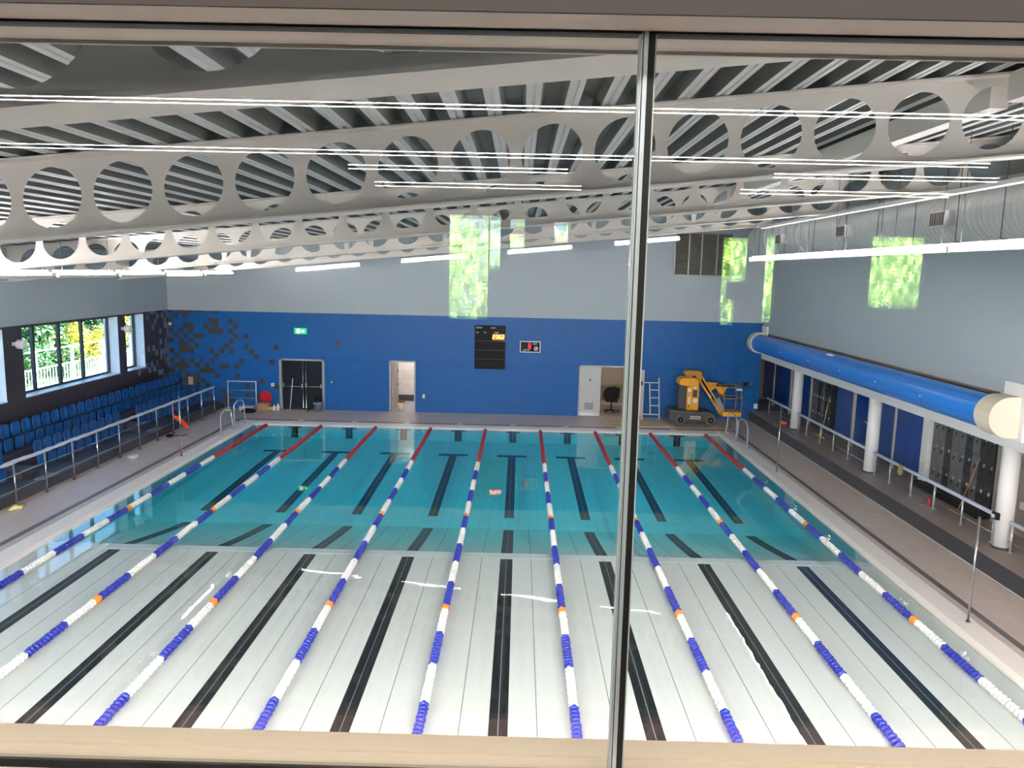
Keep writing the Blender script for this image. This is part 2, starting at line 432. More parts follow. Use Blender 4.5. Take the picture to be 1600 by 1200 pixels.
for k in range(5):
    ya = YN if k == 0 else BY[k-1]+.16; yb = BY[k]-.16; x_ = 6.75
    m = MB(); zt = ROOF(x_)-.0
    m.box(x_-.11, x_+.11, ya, yb, zt-.34, zt-.02); o = m.build('roof_purlin', CEILW)
    tag(o, 'white box purlin between roof beams, '+['running over the viewing window','between nearest and second roof beam','between second and third roof beam','between third and fourth roof beam','between the two farthest roof beams'][k], 'purlin', 'box purlins along the roof')
# near wall below/around the viewing window
mb = MB(); GX0, GX1, GZ0, GZ1 = -2.6, 5.2, 4.838, 6.141
holed(mb, [XL-.6,XR+2.8,GX0,GX1], [-.3,9.6,GZ0,GZ1], [(GX0,GX1,GZ0,GZ1)], -1.33, -1.14, lambda u,v,w: (u,w,v), lambda u,v: 0, 1)
struct(mb.build('wall_near', [WALLP, SOFFIT], recenter=False), 'near wall around the viewing window', 'wall')

# decks and pool
mb = MB()
mb.box(XL, -9.0, YN, YF, -.3, .05); mb.box(9.0, 10.45, YN, YF, -.3, .05); mb.box(-9.0, 9.0, 25.5, YF, -.3, .05); mb.box(-9.0, 9.0, YN, -.5, -.3, .05)
struct(mb.build('floor', DECK, recenter=False), 'grey tiled pool deck', 'floor')
mb = MB()      # narrow darker drain channel tiles, set flush in the deck
for a in ((-9.34,-9.2),(9.15,9.28)): mb.box(a[0], a[1], -.5, 25.62, .04, .053)
mb.box(-9.34, 9.28, 25.62, 25.76, .04, .053)
struct(mb.build('trim_1', DECKS, recenter=False), 'dark drain channel line round the pool deck', 'channel')
mb = MB()
def cop(m, a, b, c, d_): m.v += [a,b,c,d_]; n = len(m.v); m.face((n-4,n-3,n-2,n-1))
for sx in (-1, 1):
    mb.prism([(sx*8.5,-.03),(sx*9.0,-.03),(sx*9.0,.058),(sx*8.62,.045),(sx*8.5,.012)], 'y', -.5, 25.5)
for y0, s in ((25.0,1),(0.0,-1)):
    mb.prism([(y0,-.03),(y0+s*.5,-.03),(y0+s*.5,.058),(y0+s*.12,.045),(y0,.012)], 'x', -8.5, 8.5)
struct(mb.build('trim_2', COPING, recenter=False), 'pale stone coping round the pool', 'coping')

def zapp(y, H=2.0):
    L = y+2.545; a = math.atan2(5.76, L); s = math.cos(a)/1.333
    return -H*s/math.sqrt(1-s*s)*math.tan(a)
YH, YM = 16.0, 12.6
ys = [YH, 16.8]+[17+k*.5 for k in range(1, 12)]+[22.9, 23.15, 23.6, 24.2, 25.02]
def xs_stripes():
    o = [-8.52, 8.52]
    for c in range(-7, 8, 2): o += [c-.5, c-.125, c+.125, c+.5]
    return sorted(o)
XS = xs_stripes()
def on_stripe(x): return min(abs(x-c) for c in range(-7, 8, 2)) < .125
def on_bar(x): return min(abs(x-c) for c in range(-7, 8, 2)) < .5
mb = MB(); idx = {}
def gv(i, j):
    if (i, j) not in idx: idx[(i, j)] = len(mb.v); mb.v.append((XS[i], ys[j], zapp(ys[j])))
    return idx[(i, j)]
for i in range(len(XS)-1):
    for j in range(len(ys)-1):
        xm, ym = (XS[i]+XS[i+1])/2, (ys[j]+ys[j+1])/2
        m = 1 if (on_stripe(xm) and 16.8 < ym < 23.15) or (on_bar(xm) and 22.9 < ym < 23.15) else 0
        mb.face((gv(i,j), gv(i+1,j), gv(i+1,j+1), gv(i,j+1)), m)
struct(mb.build('pool_floor', [POOLT, STRIPE], recenter=False), 'deep tiled pool floor with T shaped lane lines', 'pool floor')
# sloping flap and raised movable floor
def slab(name, y0, y1, zf, mats, s0, s1, label):
    mb = MB(); idx = {}; yy = sorted({y0, y1, s0, s1})
    yy = sorted(set(yy) | {y0+(y1-y0)*k/6 for k in range(7)})
    yy = [y for i, y in enumerate(yy) if i == 0 or y-yy[i-1] > 1e-6]
    def V(i, j):
        if (i, j) not in idx: idx[(i, j)] = len(mb.v); mb.v.append((XS[i], yy[j], zf(yy[j])))
        return idx[(i, j)]
    for i in range(len(XS)-1):
        for j in range(len(yy)-1):
            m = 1 if on_stripe((XS[i]+XS[i+1])/2) and s0 < (yy[j]+yy[j+1])/2 < s1 else 0
            mb.face((V(i,j), V(i+1,j), V(i+1,j+1), V(i,j+1)), m)
    return struct(mb.build(name, mats, recenter=False), label, 'pool floor')
ZM = -.035
slab('movable_floor', -.02, YM-.14, lambda y: ZM, [PANELW, STRIPE], -.02, YM-.2, 'raised white movable pool floor with black lane stripes')
slab('floor_flap', YM+.12, YH+.05, lambda y: zapp(y, .12+(2.02-.12)*(y-YM)/(YH-YM)), [PANELW, STRIPE], YM+.2, YH-.12, 'sloping flap from the movable floor down to the deep end')
mb = MB(); mb.box(-8.5, 8.5, YM-.14, YM+.12, -.2, ZM+.004); struct(mb.build('trim_3', TRIMW, recenter=False), 'white edge strip of the movable floor', 'trim')
# tank walls
mb = MB()
mb.box(-8.5, 8.5, 25.0, 25.2, -1.3, -.031)
mb.box(-8.7, -8.5, -.1, 25.2, -1.3, -.031); mb.box(8.5, 8.7, -.1, 25.2, -1.3, -.031); mb.box(-8.5, 8.5, -.2, 0, -1.3, -.031)
for c in range(-7, 8, 2):
    mb.box(c-.125, c+.125, 24.994, 24.999, -1.3, -.032, 1); mb.box(c-.26, c+.26, 24.993, 24.999, -.085, -.045, 1)
for sx in (-1,1):
    for k in range(4): mb.box(sx*8.5-.006*(sx > 0), sx*8.5+.006*(sx < 0), 22.9, 23.8, -.12-.09*k, -.08-.09*k, 1)
struct(mb.build('pool_walls', [POOLW, STRIPE], recenter=False), 'tiled pool tank walls with dark target lines', 'pool wall')
# water body
mb = MB(); mb.box(-8.52, 8.52, -.02, 25.02, -1.25, 0)
struct(mb.build('pool_water', WATER, recenter=False), 'calm clear pool water', 'water')

# lane ropes
def floats(y0, y1, r=.066):
    m = MB(); n = 14; L = .09; k = max(1, round((y1-y0)/L)); L = (y1-y0)/k
    for i in range(k):
        ph = random.random()*6; a = y0+i*L; base = len(m.v)
        for yy, rr in ((a+.002, .4), (a+.012, .92), (a+L*.42, 1.), (a+L*.6, .84), (a+L-.016, .46), (a+L-.002, .4)):
            for j in range(n):
                t = 2*PI*j/n; q = r*rr*(1+.13*math.cos(5*t+ph)*(rr > .7))
                m.v.append((q*math.cos(t), yy, q*math.sin(t)))
        for h in range(5):
            for j in range(n):
                j2 = (j+1) % n; m.face((base+h*n+j, base+(h+1)*n+j, base+(h+1)*n+j2, base+h*n+j2), 0, True)
        m.face([base+j for j in range(n)]); m.face([base+5*n+j for j in range(n)][::-1])
    return m
RL = ['red-ended lane rope nearest the left pool edge', 'red-ended lane rope, second from the left pool edge', 'red-ended lane rope, third from the left pool edge',
      'red-ended lane rope, fourth from the left pool edge', 'red-ended lane rope in the middle of the pool', 'red-ended lane rope, fourth from the right pool edge',
      'red-ended lane rope, third from the right pool edge', 'red-ended lane rope, second from the right pool edge', 'red-ended lane rope nearest the right pool edge']
rope = thing('lane_rope', RL[0], 'lane rope', (-8, 0, .02), 'lane ropes across the pool')
c = MB(); c.tube([(0,0,0),(0,12,0),(0,25,0)], .012, 8); c.build('cable', STEEL, rope, local=True)
o = floats(20.0, 24.9).build('float_run', ROPER, rope, local=True); o['label'] = 'red floats at the far end'
o = floats(.1, 5.0).build('float_run', ROPER, rope, local=True)
for k in range(15):
    a, b = 19-k, 20-k; blue = (k % 2 == 1) if k < 5 else (k % 2 == 1 if False else (k-5) % 2 == 0)
    if k >= 10: blue = (k-10) % 2 == 1
    b2 = b
    if k in (5,): b2 = b-.16
    if k == 10: b2 = b-.16
    o = floats(a, b2).build('float_run', ROPEB if blue else ROPEW, rope, local=True); o['label'] = 'blue floats' if blue else 'white floats'
for yy in (14.84, 9.84):
    o = floats(yy, yy+.16, .07).build('marker_float', ROPEO, rope, local=True); o['label'] = 'orange marker float'
for k in range(1, 9): dup(rope, (-8+2*k, 0, .02), RL[k])

# lane anchor cover plates on the far deck
for k in range(8):
    m = MB(); xx = -6.95+1.987*k; m.box(xx-.1, xx+.1, 25.62, 25.84, .054, .062)
    tag(m.build('cover_plate', LABELW), 'small white cover plate on far deck behind '+ORD[k]+' lane from the left', 'cover plate', 'cover plates behind the lanes')

# ------------------------------------------------------------------ left stand
mb = MB()
mb.prism([(XL,.05),(-10.72,.05),(-10.72,.3),(-11.98,.3),(-11.98,.72),(XL,.72)], 'y', YN, YF)
struct(mb.build('seating_tiers', TIER, recenter=False), 'dark tiled two-step seating stand along the left wall', 'stand')
for y0, lb in ((16.15,'near gap in the front seats'), (22.0,'far gap in the front seats')):
    m = MB(); w_ = .62; m.box(-11.98, -11.3, y0, y0+w_, .3, .5); m.box(-11.98, -11.92, y0, y0+w_, .5, .515, 1); m.box(-11.32, -11.26, y0, y0+w_, .5, .515, 1); m.box(-11.0,-10.74,y0,y0+w_,.3,.315,1)
    tag(m.build('step_block', [TIER, GREYF]), 'dark aisle step with pale nosing at the '+lb, 'step')
seat = thing('stadium_seat', '', 'seat', (0,0,0))
b = MB(); n = 9; W = .205
def shell(m, pts, t=.028):
    base = len(m.v); k = len(pts)
    for (yy, zz, xx) in pts: m.v.append((xx, yy, zz))
    for (yy, zz, xx) in pts: m.v.append((xx-t, yy, zz))
# backrest: rounded-top shell, curved slightly round the sitter
rows = [0.0,.1,.2,.28,.33,.36,.375]; wid = [.17,.185,.195,.19,.168,.12,.055]
base = len(b.v); nc = 7
for sgn in (0, 1):
    for h, w in zip(rows, wid):
        for j in range(nc):
            u = -1+2*j/(nc-1); b.v.append((.04*u*u-.10*h-(.028 if sgn else 0), u*w, .36+h))
R_ = len(rows)
for sgn in (0, 1):
    o0 = base+sgn*R_*nc
    for i in range(R_-1):
        for j in range(nc-1):
            q = (o0+i*nc+j, o0+i*nc+j+1, o0+(i+1)*nc+j+1, o0+(i+1)*nc+j); b.face(q if not sgn else q[::-1], 0, True)
rim = [(0,j) for j in range(nc)]+[(i,nc-1) for i in range(1,R_)]+[(R_-1,j) for j in range(nc-2,-1,-1)]+[(i,0) for i in range(R_-2,0,-1)]
for a in range(len(rim)):
    (i,j), (i2,j2) = rim[a], rim[(a+1) % len(rim)]
    b.face((base+i*nc+j, base+R_*nc+i*nc+j, base+R_*nc+i2*nc+j2, base+i2*nc+j2), 0, True)
b.build('backrest', SEATB, seat, local=True)
b = MB()        # tipped-up pan
poly = [(-.15,.02),(-.17,.1),(-.175,.3),(-.14,.34),(.14,.34),(.175,.3),(.17,.1),(.15,.02)]
b.prism([(y_, z_) for y_, z_ in poly], 'x', .06, .1); b.build('seat_pan', SEATB, seat, local=True, bevel=.012)
b = MB(); b.box(-.06,.08,-.2,.2,.3,.34); b.box(-.05,.02,-.03,.03,0,.32); b.box(-.09,.09,-.05,.05,0,.015); b.build('bracket', SEATM, seat, local=True)
PF = .4495
ylast = 27.55
rowB = []
y = 27.6
while y > 15.6: rowB.append(y); y -= .4495
first = True
def place(x, y, z, lb, g):
    global first
    if first:
        seat.location = (x,y,z); seat['label'] = lb; seat['group'] = g; first = False
    else: dup(seat, (x,y,z), lb, g)
for k, y in enumerate(rowB): place(-12.42, y, .72, 'blue tip-up seat in the back row, '+ORD[k]+' from the far wall', 'back row seats')
gF = [22.83+.4495*k for k in range(11)][::-1]
for k, y in enumerate(gF): place(-11.62, y, .3, 'blue tip-up seat in the far front block, '+ORD[k]+' from the far wall', 'front row seats')
gM = [17.36+.4495*k for k in range(10)][::-1]
for k, y in enumerate(gM): place(-11.62, y, .3, 'blue tip-up seat in the middle front block, '+ORD[k]+' from the far gap', 'front row seats')
gN = [15.75-.4495*k for k in range(3)]
for k, y in enumerate(gN): place(-11.62, y, .3, 'blue tip-up seat in the near front block, '+ORD[k]+' from the near gap', 'front row seats')

# left guard rail
rt = thing('guard_rail', 'long steel guard rail wrapped in film, in front of the blue seats', 'railing', (-10.55, 20, .05))
py = [14.75+1.179*k for k in range(-1, 11)]
for y in py:
    m = MB(); m.cyl((-10.55,y,.05),(-10.55,y,1.09),.023,10); m.cyl((-10.55,y,.05),(-10.55,y,.06),.055,14)
    m.build('post', STEEL, rt)
m = MB(); pts = []; rr = []
y = 13.2
while y < 26.6:
    pts.append((-10.55+random.uniform(-.006,.006), y, 1.11+random.uniform(-.008,.008))); rr.append(random.uniform(.036,.052)); y += .16
pts.append((-10.55,26.6,1.11)); rr.append(.03)
m.tube(pts, rr, 10); o = m.build('top_rail', WRAP, rt); o['label'] = 'top rail wrapped in pale protective film'
for z in (.44,.8):
    m = MB(); m.cyl((-10.55,13.2,z),(-10.55,26.54,z),.011,8); m.build('lower_rail', STEEL, rt)

# torpedo buoy hanging on the rail, deck oddments at left
m = MB(); m.tube([(-10.44,22.85,.66),(-10.4,22.95,.6),(-10.32,23.15,.42),(-10.24,23.35,.22),(-10.2,23.42,.14)],[.03,.075,.085,.075,.03],10)
rt = thing('rescue_buoy', 'orange torpedo rescue buoy leaning on the guard rail', 'rescue buoy', (-10.2,23.4,.05))
m.build('float', ORANGE, rt); m = MB(); m.tube([(-10.44,22.85,.66),(-10.5,22.9,.9),(-10.5,22.9,1.06),(-10.48,22.98,.9)],.014,6); m.build('strap', RED, rt)
m = MB(); m.ball((-10.42,22.42,.1),.12,10,6,sc=(1.1,1.2,.45)); m.tube([(-10.36,22.5,.07),(-10.1,22.6,.065),(-9.98,22.75,.065)],.014,6)
tag(m.build('coiled_cable', BLACK), 'black coiled cable on deck beside the orange buoy', 'cable')
m = MB(); m.ball((-10.21,19.55,.09),.16,12,7,sc=(.9,1.3,.35)); tag(m.build('cloth', WHITE), 'crumpled white cloth on the left deck near the guard rail', 'cloth')
m = MB(); m.tube([(-10.5,14.4,.07),(-10.44,14.55,.1),(-10.36,14.6,.07),(-10.4,14.75,.09)],[.03,.06,.05,.03],8); tag(m.build('rag', mat('rag_yellow',(206,200,130),.8)), 'pale yellow rag on deck by the nearest rail post', 'rag')

# windows
def window(name, y0, y1, mulls, label):
    rt = thing(name, label, 'window', (-13.2, (y0+y1)/2, 1.9)); rt['kind'] = 'structure'
    m = MB(); t = .06
    m.box(-13.26,-13.18,y0,y0+t,1.93,3.9); m.box(-13.26,-13.18,y1-t,y1,1.93,3.9); m.box(-13.26,-13.18,y0,y1,3.84,3.9); m.box(-13.26,-13.18,y0,y1,1.93,1.99)
    m.build('window_frame', FRAME, rt)
    for q in mulls:
        m = MB(); m.box(-13.26,-13.17,q-.045,q+.045,1.99,3.84); m.build('mullion', FRAME, rt)
    m = MB(); m.box(-13.225,-13.215,y0+t,y1-t,1.99,3.84); m.build('pane', WGLASS, rt)
    m = MB(); m.box(-13.18,XL+.02,y0,y1,1.895,1.93); m.build('window_sill', SILLM, rt)
window('window_1', 18.9, 24.09, [19.9,21.19,22.45], 'wide window in left wall, over the middle of the back seats')
window('window_2', 24.6, 25.93, [], 'narrow window in left wall nearest the far corner')
window('window_3', 12.9, 18.08, [14.2,15.5,16.8], 'wide window in left wall at the left edge of the view')
window('window_4', 6.9, 12.08, [8.2,9.5,10.8], 'wide window in left wall beyond the view')
window('window_5', .9, 6.08, [2.2,3.5,4.8], 'wide window in left wall nearest the viewing gallery')
for y, lb in ((18.5,'between the two wide windows'), (24.35,'beside the narrow window')):
    rt = thing('wall_speaker', 'round white wall speaker on dark tile, '+lb, 'speaker', (XL, y, 3.45))
    m = MB(); m.box(XL, XL+.1, y-.05, y+.05, 3.42, 3.52); m.build('wall_bracket', WHITE, rt)
    m = MB(); m.tube([(XL+.1,y,3.47),(XL+.14,y,3.47),(XL+.3,y,3.45),(XL+.34,y,3.45)],[.08,.13,.13,.09],16); m.build('body', WHITE, rt)

# ------------------------------------------------------------------ lights
def strip(x, y0, y1, z, label, group, along='y', zb=None, rods=True, top=False, tray=False):
    rt = thing('strip_light', label, 'light', ((x, (y0+y1)/2, z) if along == 'y' else ((y0+y1)/2, x, z)), group)
    h = MB(); t = MB(); d_ = MB()
    if along == 'y':
        sd = -1 if x < 0 else 1
        h.box(x-.03,x+.03,y0,y1,z-.075,z-.06)
        h.box(x+sd*.055-.005,x+sd*.055+.005,y0,y1,z-.075,z+.1); h.box(x+sd*.04-.02,x+sd*.04+.02,y0,y1,z-.075,z-.065)  # includes a back plate added to keep light off the nearby wall
        for e_ in (y0,y1-.03): h.box(x-.05,x+.035,e_,e_+.03,z-.07,z+.05)
        t.tube([(x,y0+.03,z),(x,y1-.03,z)],.036 if sd < 0 else .02,8)
        if sd < 0 and tray: h.box(x-.06,x+.1,y0,y1,z-.06,z-.045); h.box(x+.09,x+.1,y0,y1,z-.06,z-.004)
        if rods: 
            for q in (y0+.3, y1-.3): d_.cyl((x,q,z-.06),(x,q,ROOF(x)),.006,6)
    else:
        s = zb if zb is not None else 0
        h.bar((y0,x,z-.05),(y1,x,z-.05+s),.03,.012); t.tube([(y0+.03,x,z),(y1-.03,x,z+s)],.026 if top else .014,8)
        if top: h.box(y0,y1,-1.12,x-.04,z-.04,z+.06); h.box(y0,y1,-1.12,x+.36,z+.045,z+.055)  # shield added to hold the near row's light down off the beams
        else: h.bar((y0,x+.05,z+.02),(y1,x+.05,z+.02+s),.01,.16)  # wall-side plate added so the far wall does not glare
        for e_ in (0,1): h.box(y0+e_*(y1-y0)-.02,y0+e_*(y1-y0)+.02,x-.03,x+.03,z+s*e_-.06,z+s*e_+.04)
        if rods:
            for q in (y0+.3, y1-.3): d_.cyl((q,x,z+.1+s*(q-y0)/(y1-y0)),(q,x,ROOF(q)),.006,6)
    h.build('housing', WHITE, rt); t.build('tube', TUBEN if top else TUBEF if along == 'x' else TUBE if x < 0 else TUBER, rt)
    if rods: d_.build('hanger_rod', DGREY, rt)
    return rt
for k in range(10):
    e = 25.9-2.76*k
    strip(-9.45, e-2.62, e, 5.46, 'white strip light above left seats, '+ORD[k]+' from the far wall', 'strip lights over the left deck', tray=(k != 1))
for k in range(10):
    e = 23.92-2.45*k
    strip(8.93, e-2.42, e, 6.34, 'white strip light under the right duct, '+ORD[k]+' from the far wall', 'strip lights over the right deck')
for k in range(4):
    x0 = -6.93+3.8*k; z = 5.63+SL*(x0+6.93)
    strip(25.25, x0, x0+2.3, z, 'thin strip light hung before the far wall, '+ORD[k]+' from the left', 'strip lights along the far wall', 'x', SL*2.3)

for k in range(6):  # unseen row added under the window to brighten the hall
    x0 = -11.5+3.8*k; z = 4.0
    strip(-.98, x0, x0+3.4, z, 'added unseen strip light under the viewing window, '+ORD[k]+' from the left', 'added fill lights on the near wall', 'x', 0, False, True)
# duct and cable tray
rt = thing('air_duct', 'large round white air duct along the top of right wall', 'duct', (10.06, 13, 6.48))
m = MB(); cx, cz, r = 10.06, 7.08, .6; pts = []; rr = []
y = -1.0
while y < 26.2:
    pts += [(cx,y,cz),(cx,y+.13,cz),(cx,y+.145,cz),(cx,y+.155,cz)]; rr += [r,r,r+.01,r+.01]; y += .17
m.tube(pts, rr, 28); m.build('duct_tube', DUCT, rt)
for y in (2.6,5.7,8.8,11.9,15.0,18.1,21.2,24.3):
    m = MB(); m.tube([(cx,y-.03,cz),(cx,y+.03,cz)], r+.03, 28); m.build('joint_band', DUCT, rt)
for y in (12.9,17.5,22.3):
    m = MB(); m.box(cx-.78,cx-.5,y-.3,y+.3,cz-.28,cz+.02); g = m.build('outlet_box', DUCT, rt)
    m = MB(); m.box(cx-.79,cx-.78,y-.26,y+.26,cz-.25,cz-.01)
    for q in range(6): m.box(cx-.8,cx-.78,y-.24+.09*q,y-.21+.09*q,cz-.25,cz-.01,1)
    m.build('grille', [BRWN, DGREY], g)
for y in (3.2,6.2,9.4,11,12.4,14,15.7,17.5,19.6,22,24.6):
    m = MB(); m.cyl((cx-.66,y,6.5),(cx-.66,y,ROOF(cx-.66)),.008,6); m.cyl((cx-.66,y,6.5),(cx,y,6.44),.008,6); m.build('hanger_rod', DGREY, rt)
m = MB(); m.box(8.44,8.58,-1,21.5,7.22,7.29); tag(m.build('cable_tray', WHITE), 'white cable tray running beside the round duct', 'cable tray')

# ------------------------------------------------------------------ far wall fittings
Y = YF
def wallbox(name, x0, x1, z0, z1, d_, m_, label, cat): 
    m = MB(); m.box(x0,x1,Y-d_,Y,z0,z1); return tag(m.build(name, m_, bevel=.01), label, cat)
# louvre
rt = thing('wall_louvre', 'dark four-panel ventilation louvre high on the far wall', 'louvre', (8.25,Y,5.74))
xs_ = [7.15,7.7,8.19,8.79,9.35]
m = MB()
for x in xs_: m.box(x-.025,x+.025,Y-.07,Y,5.74,7.4)
m.box(7.13,9.37,Y-.07,Y,5.72,5.78); m.box(7.13,9.37,Y-.07,Y,7.36,7.42); m.build('frame', GREYF, rt)
for k in range(4):
    m = MB(); z = 5.79
    m.box(xs_[k]+.025, xs_[k+1]-.025, Y-.01, Y, 5.78, 7.36)
    while z < 7.3:
        m.bar((xs_[k]+.025,Y-.04,z+.03),(xs_[k+1]-.025,Y-.04,z+.03),.06,.012,up=(0,-.7,.7)); z += .075
    m.build('slat_panel', LOUV, rt)
# exit sign
rt = thing('exit_sign', 'green emergency exit sign on the blue far wall', 'sign', (-7.56,Y,3.11))
m = MB(); m.box(-7.8,-7.32,Y-.06,Y,3.11,3.34); m.build('sign_box', EXITG, rt)
m = MB(); m.box(-7.7,-7.57,Y-.064,Y-.06,3.14,3.31); m.build('door_symbol', EXITW, rt)
m = MB(); m.ball((-7.62,Y-.067,3.28),.018,8,5,sc=(1,.2,1)); m.bar((-7.63,Y-.066,3.26),(-7.65,Y-.066,3.2),.035,.004,up=(0,1,0)); m.bar((-7.65,Y-.066,3.2),(-7.61,Y-.066,3.15),.02,.004,up=(0,1,0)); m.bar((-7.65,Y-.066,3.2),(-7.69,Y-.066,3.16),.02,.004,up=(0,1,0)); m.build('running_figure', EXITG, rt)
m = MB(); m.prism([(-7.52,3.21),(-7.47,3.21),(-7.47,3.16),(-7.39,3.225),(-7.47,3.29),(-7.47,3.24),(-7.52,3.24)],'y',Y-.065,Y-.06); m.build('arrow', EXITW, rt)
# wall devices
m = MB(); m.tube([(-6.1,Y+.01,2.8),(-6.1,Y-.05,2.8),(-6.1,Y-.08,2.8)],[.07,.07,.05],14); m.box(-6.16,-6.04,Y-.02,Y,2.7,2.9); tag(m.build('alarm_sounder', mat('dark_red',(90,20,34),.4)), 'small dark red alarm sounder on far wall above the double doors', 'alarm')
rt = thing('door_button', 'small dark round button with white centre right of the double doors', 'button', (-6.34,Y,1.12))
m = MB(); m.tube([(-6.34,Y,1.2),(-6.34,Y-.04,1.2)],.07,14); m.build('housing', DGREY, rt); m = MB(); m.tube([(-6.34,Y-.04,1.2),(-6.34,Y-.055,1.2)],.035,12); m.build('button_face', LABELW, rt)
wallbox('wall_switch', -2.69,-2.59,.62,.79,.03,LABELW,'white wall switch right of the open single doorway','switch')
rt = thing('wall_sticker', 'tiny white and blue notice on blue wall left of the double doors', 'notice', (-8.73,Y,.98))
m = MB(); m.box(-8.79,-8.67,Y-.006,Y,.97,1.1); m.build('sheet', LABELW, rt); m = MB(); m.box(-8.75,-8.71,Y-.008,Y-.006,1.01,1.06); m.build('symbol', ROPEB, rt)
rt = thing('control_box', 'dark grey control box on blue wall above the lift basket', 'control box', (10.22,Y,1.4))
m = MB(); m.box(10.1,10.34,Y-.12,Y,1.4,1.62); m.build('box_body', DGREY, rt, bevel=.01); m = MB(); m.box(10.14,10.28,Y-.125,Y-.12,1.44,1.57); m.build('cover', BLACK, rt)
m = MB(); m.tube([(10.46,Y,1.45),(10.46,Y-.04,1.46),(10.46,Y-.04,1.6),(10.56,Y-.04,1.62)],.012,6); tag(m.build('wall_hook', ALU), 'small grey hook beside the dark control box', 'hook')
wallbox('junction_box', 10.62,10.76,.53,.72,.08,LABELW,'white junction box low on far wall by the kerb corner','junction box')
m = MB(); m.box(-12.1,-11.93,Y-.08,Y,.98,1.28); m.box(-12.22,-11.8,Y-.01,Y,.75,1.35,1); tag(m.build('fire_call_point', [mat('pale_brown',(178,160,146),.6), DGREY]), 'pale brown wall box on dark plate behind the back seats', 'wall box')
m = MB(); m.box(-12.8,-12.72,Y-.06,Y,3.35,3.45); tag(m.build('sensor', LABELW), 'small white sensor high in the far left corner', 'sensor')
# scoreboard
rt = thing('scoreboard', 'black swimming scoreboard with lit orange digits on far wall', 'scoreboard', (0,Y,1.88))
m = MB(); m.box(-.61,.61,Y-.1,Y,1.88,3.62); m.build('board', BLACK, rt, bevel=.01)
m = MB()
for z in (2.28,2.64,3.0): m.box(-.6,.6,Y-.104,Y-.1,z-.008,z+.008)
m.build('row_divider', DGREY, rt)
m = MB(); m.box(.08,.6,Y-.103,Y-.1,3.03,3.3); o = m.build('timer_window', mat('smoked_red',(58,6,10),.3), rt)
SEG = {'0':'abcdef','1':'bc','2':'abged','3':'abgcd','4':'fgbc','5':'afgcd','6':'afgecd','7':'abc','8':'abcdefg','9':'abcdfg'}
def seg7(m, ch, x, z, w, h, yf, t=.018):
    P = {'a':((x,z+h),(x+w,z+h)),'d':((x,z),(x+w,z)),'g':((x,z+h/2),(x+w,z+h/2)),'f':((x,z+h/2),(x,z+h)),'e':((x,z),(x,z+h/2)),'b':((x+w,z+h/2),(x+w,z+h)),'c':((x+w,z),(x+w,z+h/2))}
    for s in SEG[ch]:
        (a,b_),(c_,d_) = P[s]; m.bar((a,yf,b_),(c_,yf,d_),t,.006,up=(0,1,0))
for k, (ch, x) in enumerate((('2',.11),('3',.225),('6',.36),('2',.475))):
    m = MB(); seg7(m, ch, x, 3.1, .075, .145, Y-.108, .026); m.build('digit', LEDO, rt)
m = MB(); m.box(.318,.338,Y-.108,Y-.1,3.13,3.15); m.box(.318,.338,Y-.108,Y-.1,3.19,3.21); m.build('colon', LEDO, rt)
R90 = (PI/2,0,0)
for tx, x, z, s in (('EVENT',-.56,3.5,.085),('HEAT',.02,3.5,.085),('LN',-.56,3.31,.08),('PL',-.24,3.31,.08),('TIME',.16,3.31,.08)):
    ff(tx, s, (x,Y-.102,z), R90, LABELW, 'lettering', rt)
# depth display
rt = thing('depth_display', 'white framed pool depth display showing a red 8', 'display', (1.6,Y,2.57))
m = MB(); m.box(1.19,2.01,Y-.08,Y,2.58,3.03); m.build('case', WHITE, rt, bevel=.008)
m = MB(); m.box(1.225,1.975,Y-.084,Y-.08,2.615,2.995); m.build('screen', BLACK, rt)
for k, x in enumerate((1.28,1.41,1.54)):
    m = MB(); seg7(m, '8', x, 2.735, .08, .21, Y-.088, .015); m.build('digit', LEDR if k == 2 else LEDOFF, rt)
ff('CM', .115, (1.70,Y-.086,2.89), R90, LABELW, 'lettering', rt); ff('DEPTH', .085, (1.31,Y-.086,2.645), R90, LABELW, 'lettering', rt)
m = MB(); m.tube([(1.83,Y-.084,2.74),(1.83,Y-.09,2.74)],.085,20); m.build('badge', PINKISH, rt)
m = MB(); m.bar((1.78,Y-.091,2.76),(1.88,Y-.091,2.69),.02,.003,up=(0,1,0)); m.bar((1.79,Y-.091,2.77),(1.86,Y-.091,2.77),.02,.003,up=(0,1,0)); m.build('badge_mark', DGREY, rt)

# ------------------------------------------------------------------ doors and rooms behind them
rt = thing('door_1', 'dark double doors with panic bars in the blue far wall', 'door', (-7.55,Y,.05)); rt['kind'] = 'structure'
m = MB()
for a, b_ in ((-8.46,-8.36),(-6.73,-6.63)): m.box(a,b_,Y-.005,Y+.2,.05,2.1)
m.box(-8.46,-6.63,Y-.005,Y+.2,2.03,2.1); m.build('frame', GREYF, rt)
for a, b_ in ((-8.36,-7.49),(-7.45,-6.73)):
    m = MB(); m.box(a,b_,Y+.12,Y+.18,.06,2.03); lf = m.build('leaf', DARKD, rt)
    m = MB(); m.cyl((a+.06,Y+.05,.98),(b_-.06,Y+.05,.98),.016,8); m.box(a+.02,a+.09,Y+.03,Y+.12,.95,1.12); m.box(b_-.09,b_-.02,Y+.03,Y+.12,.92,1.08); m.build('panic_bar', STEEL, lf)
    e = b_ if a < -8 else a
    m = MB(); m.cyl((e+(-.04 if a < -8 else .04),Y+.1,.1),(e+(-.04 if a < -8 else .04),Y+.1,2.0),.014,8); m.build('bolt_rod', STEEL, lf)
mb = MB(); mb.box(-8.7,-6.4,YF+.26,YF+.4,-.1,2.4); struct(mb.build('wall_light_stop', DARKD, recenter=False), 'dark slab added behind the double doors to stop outside light', 'wall')  # slab added to close off outside light in the door gap
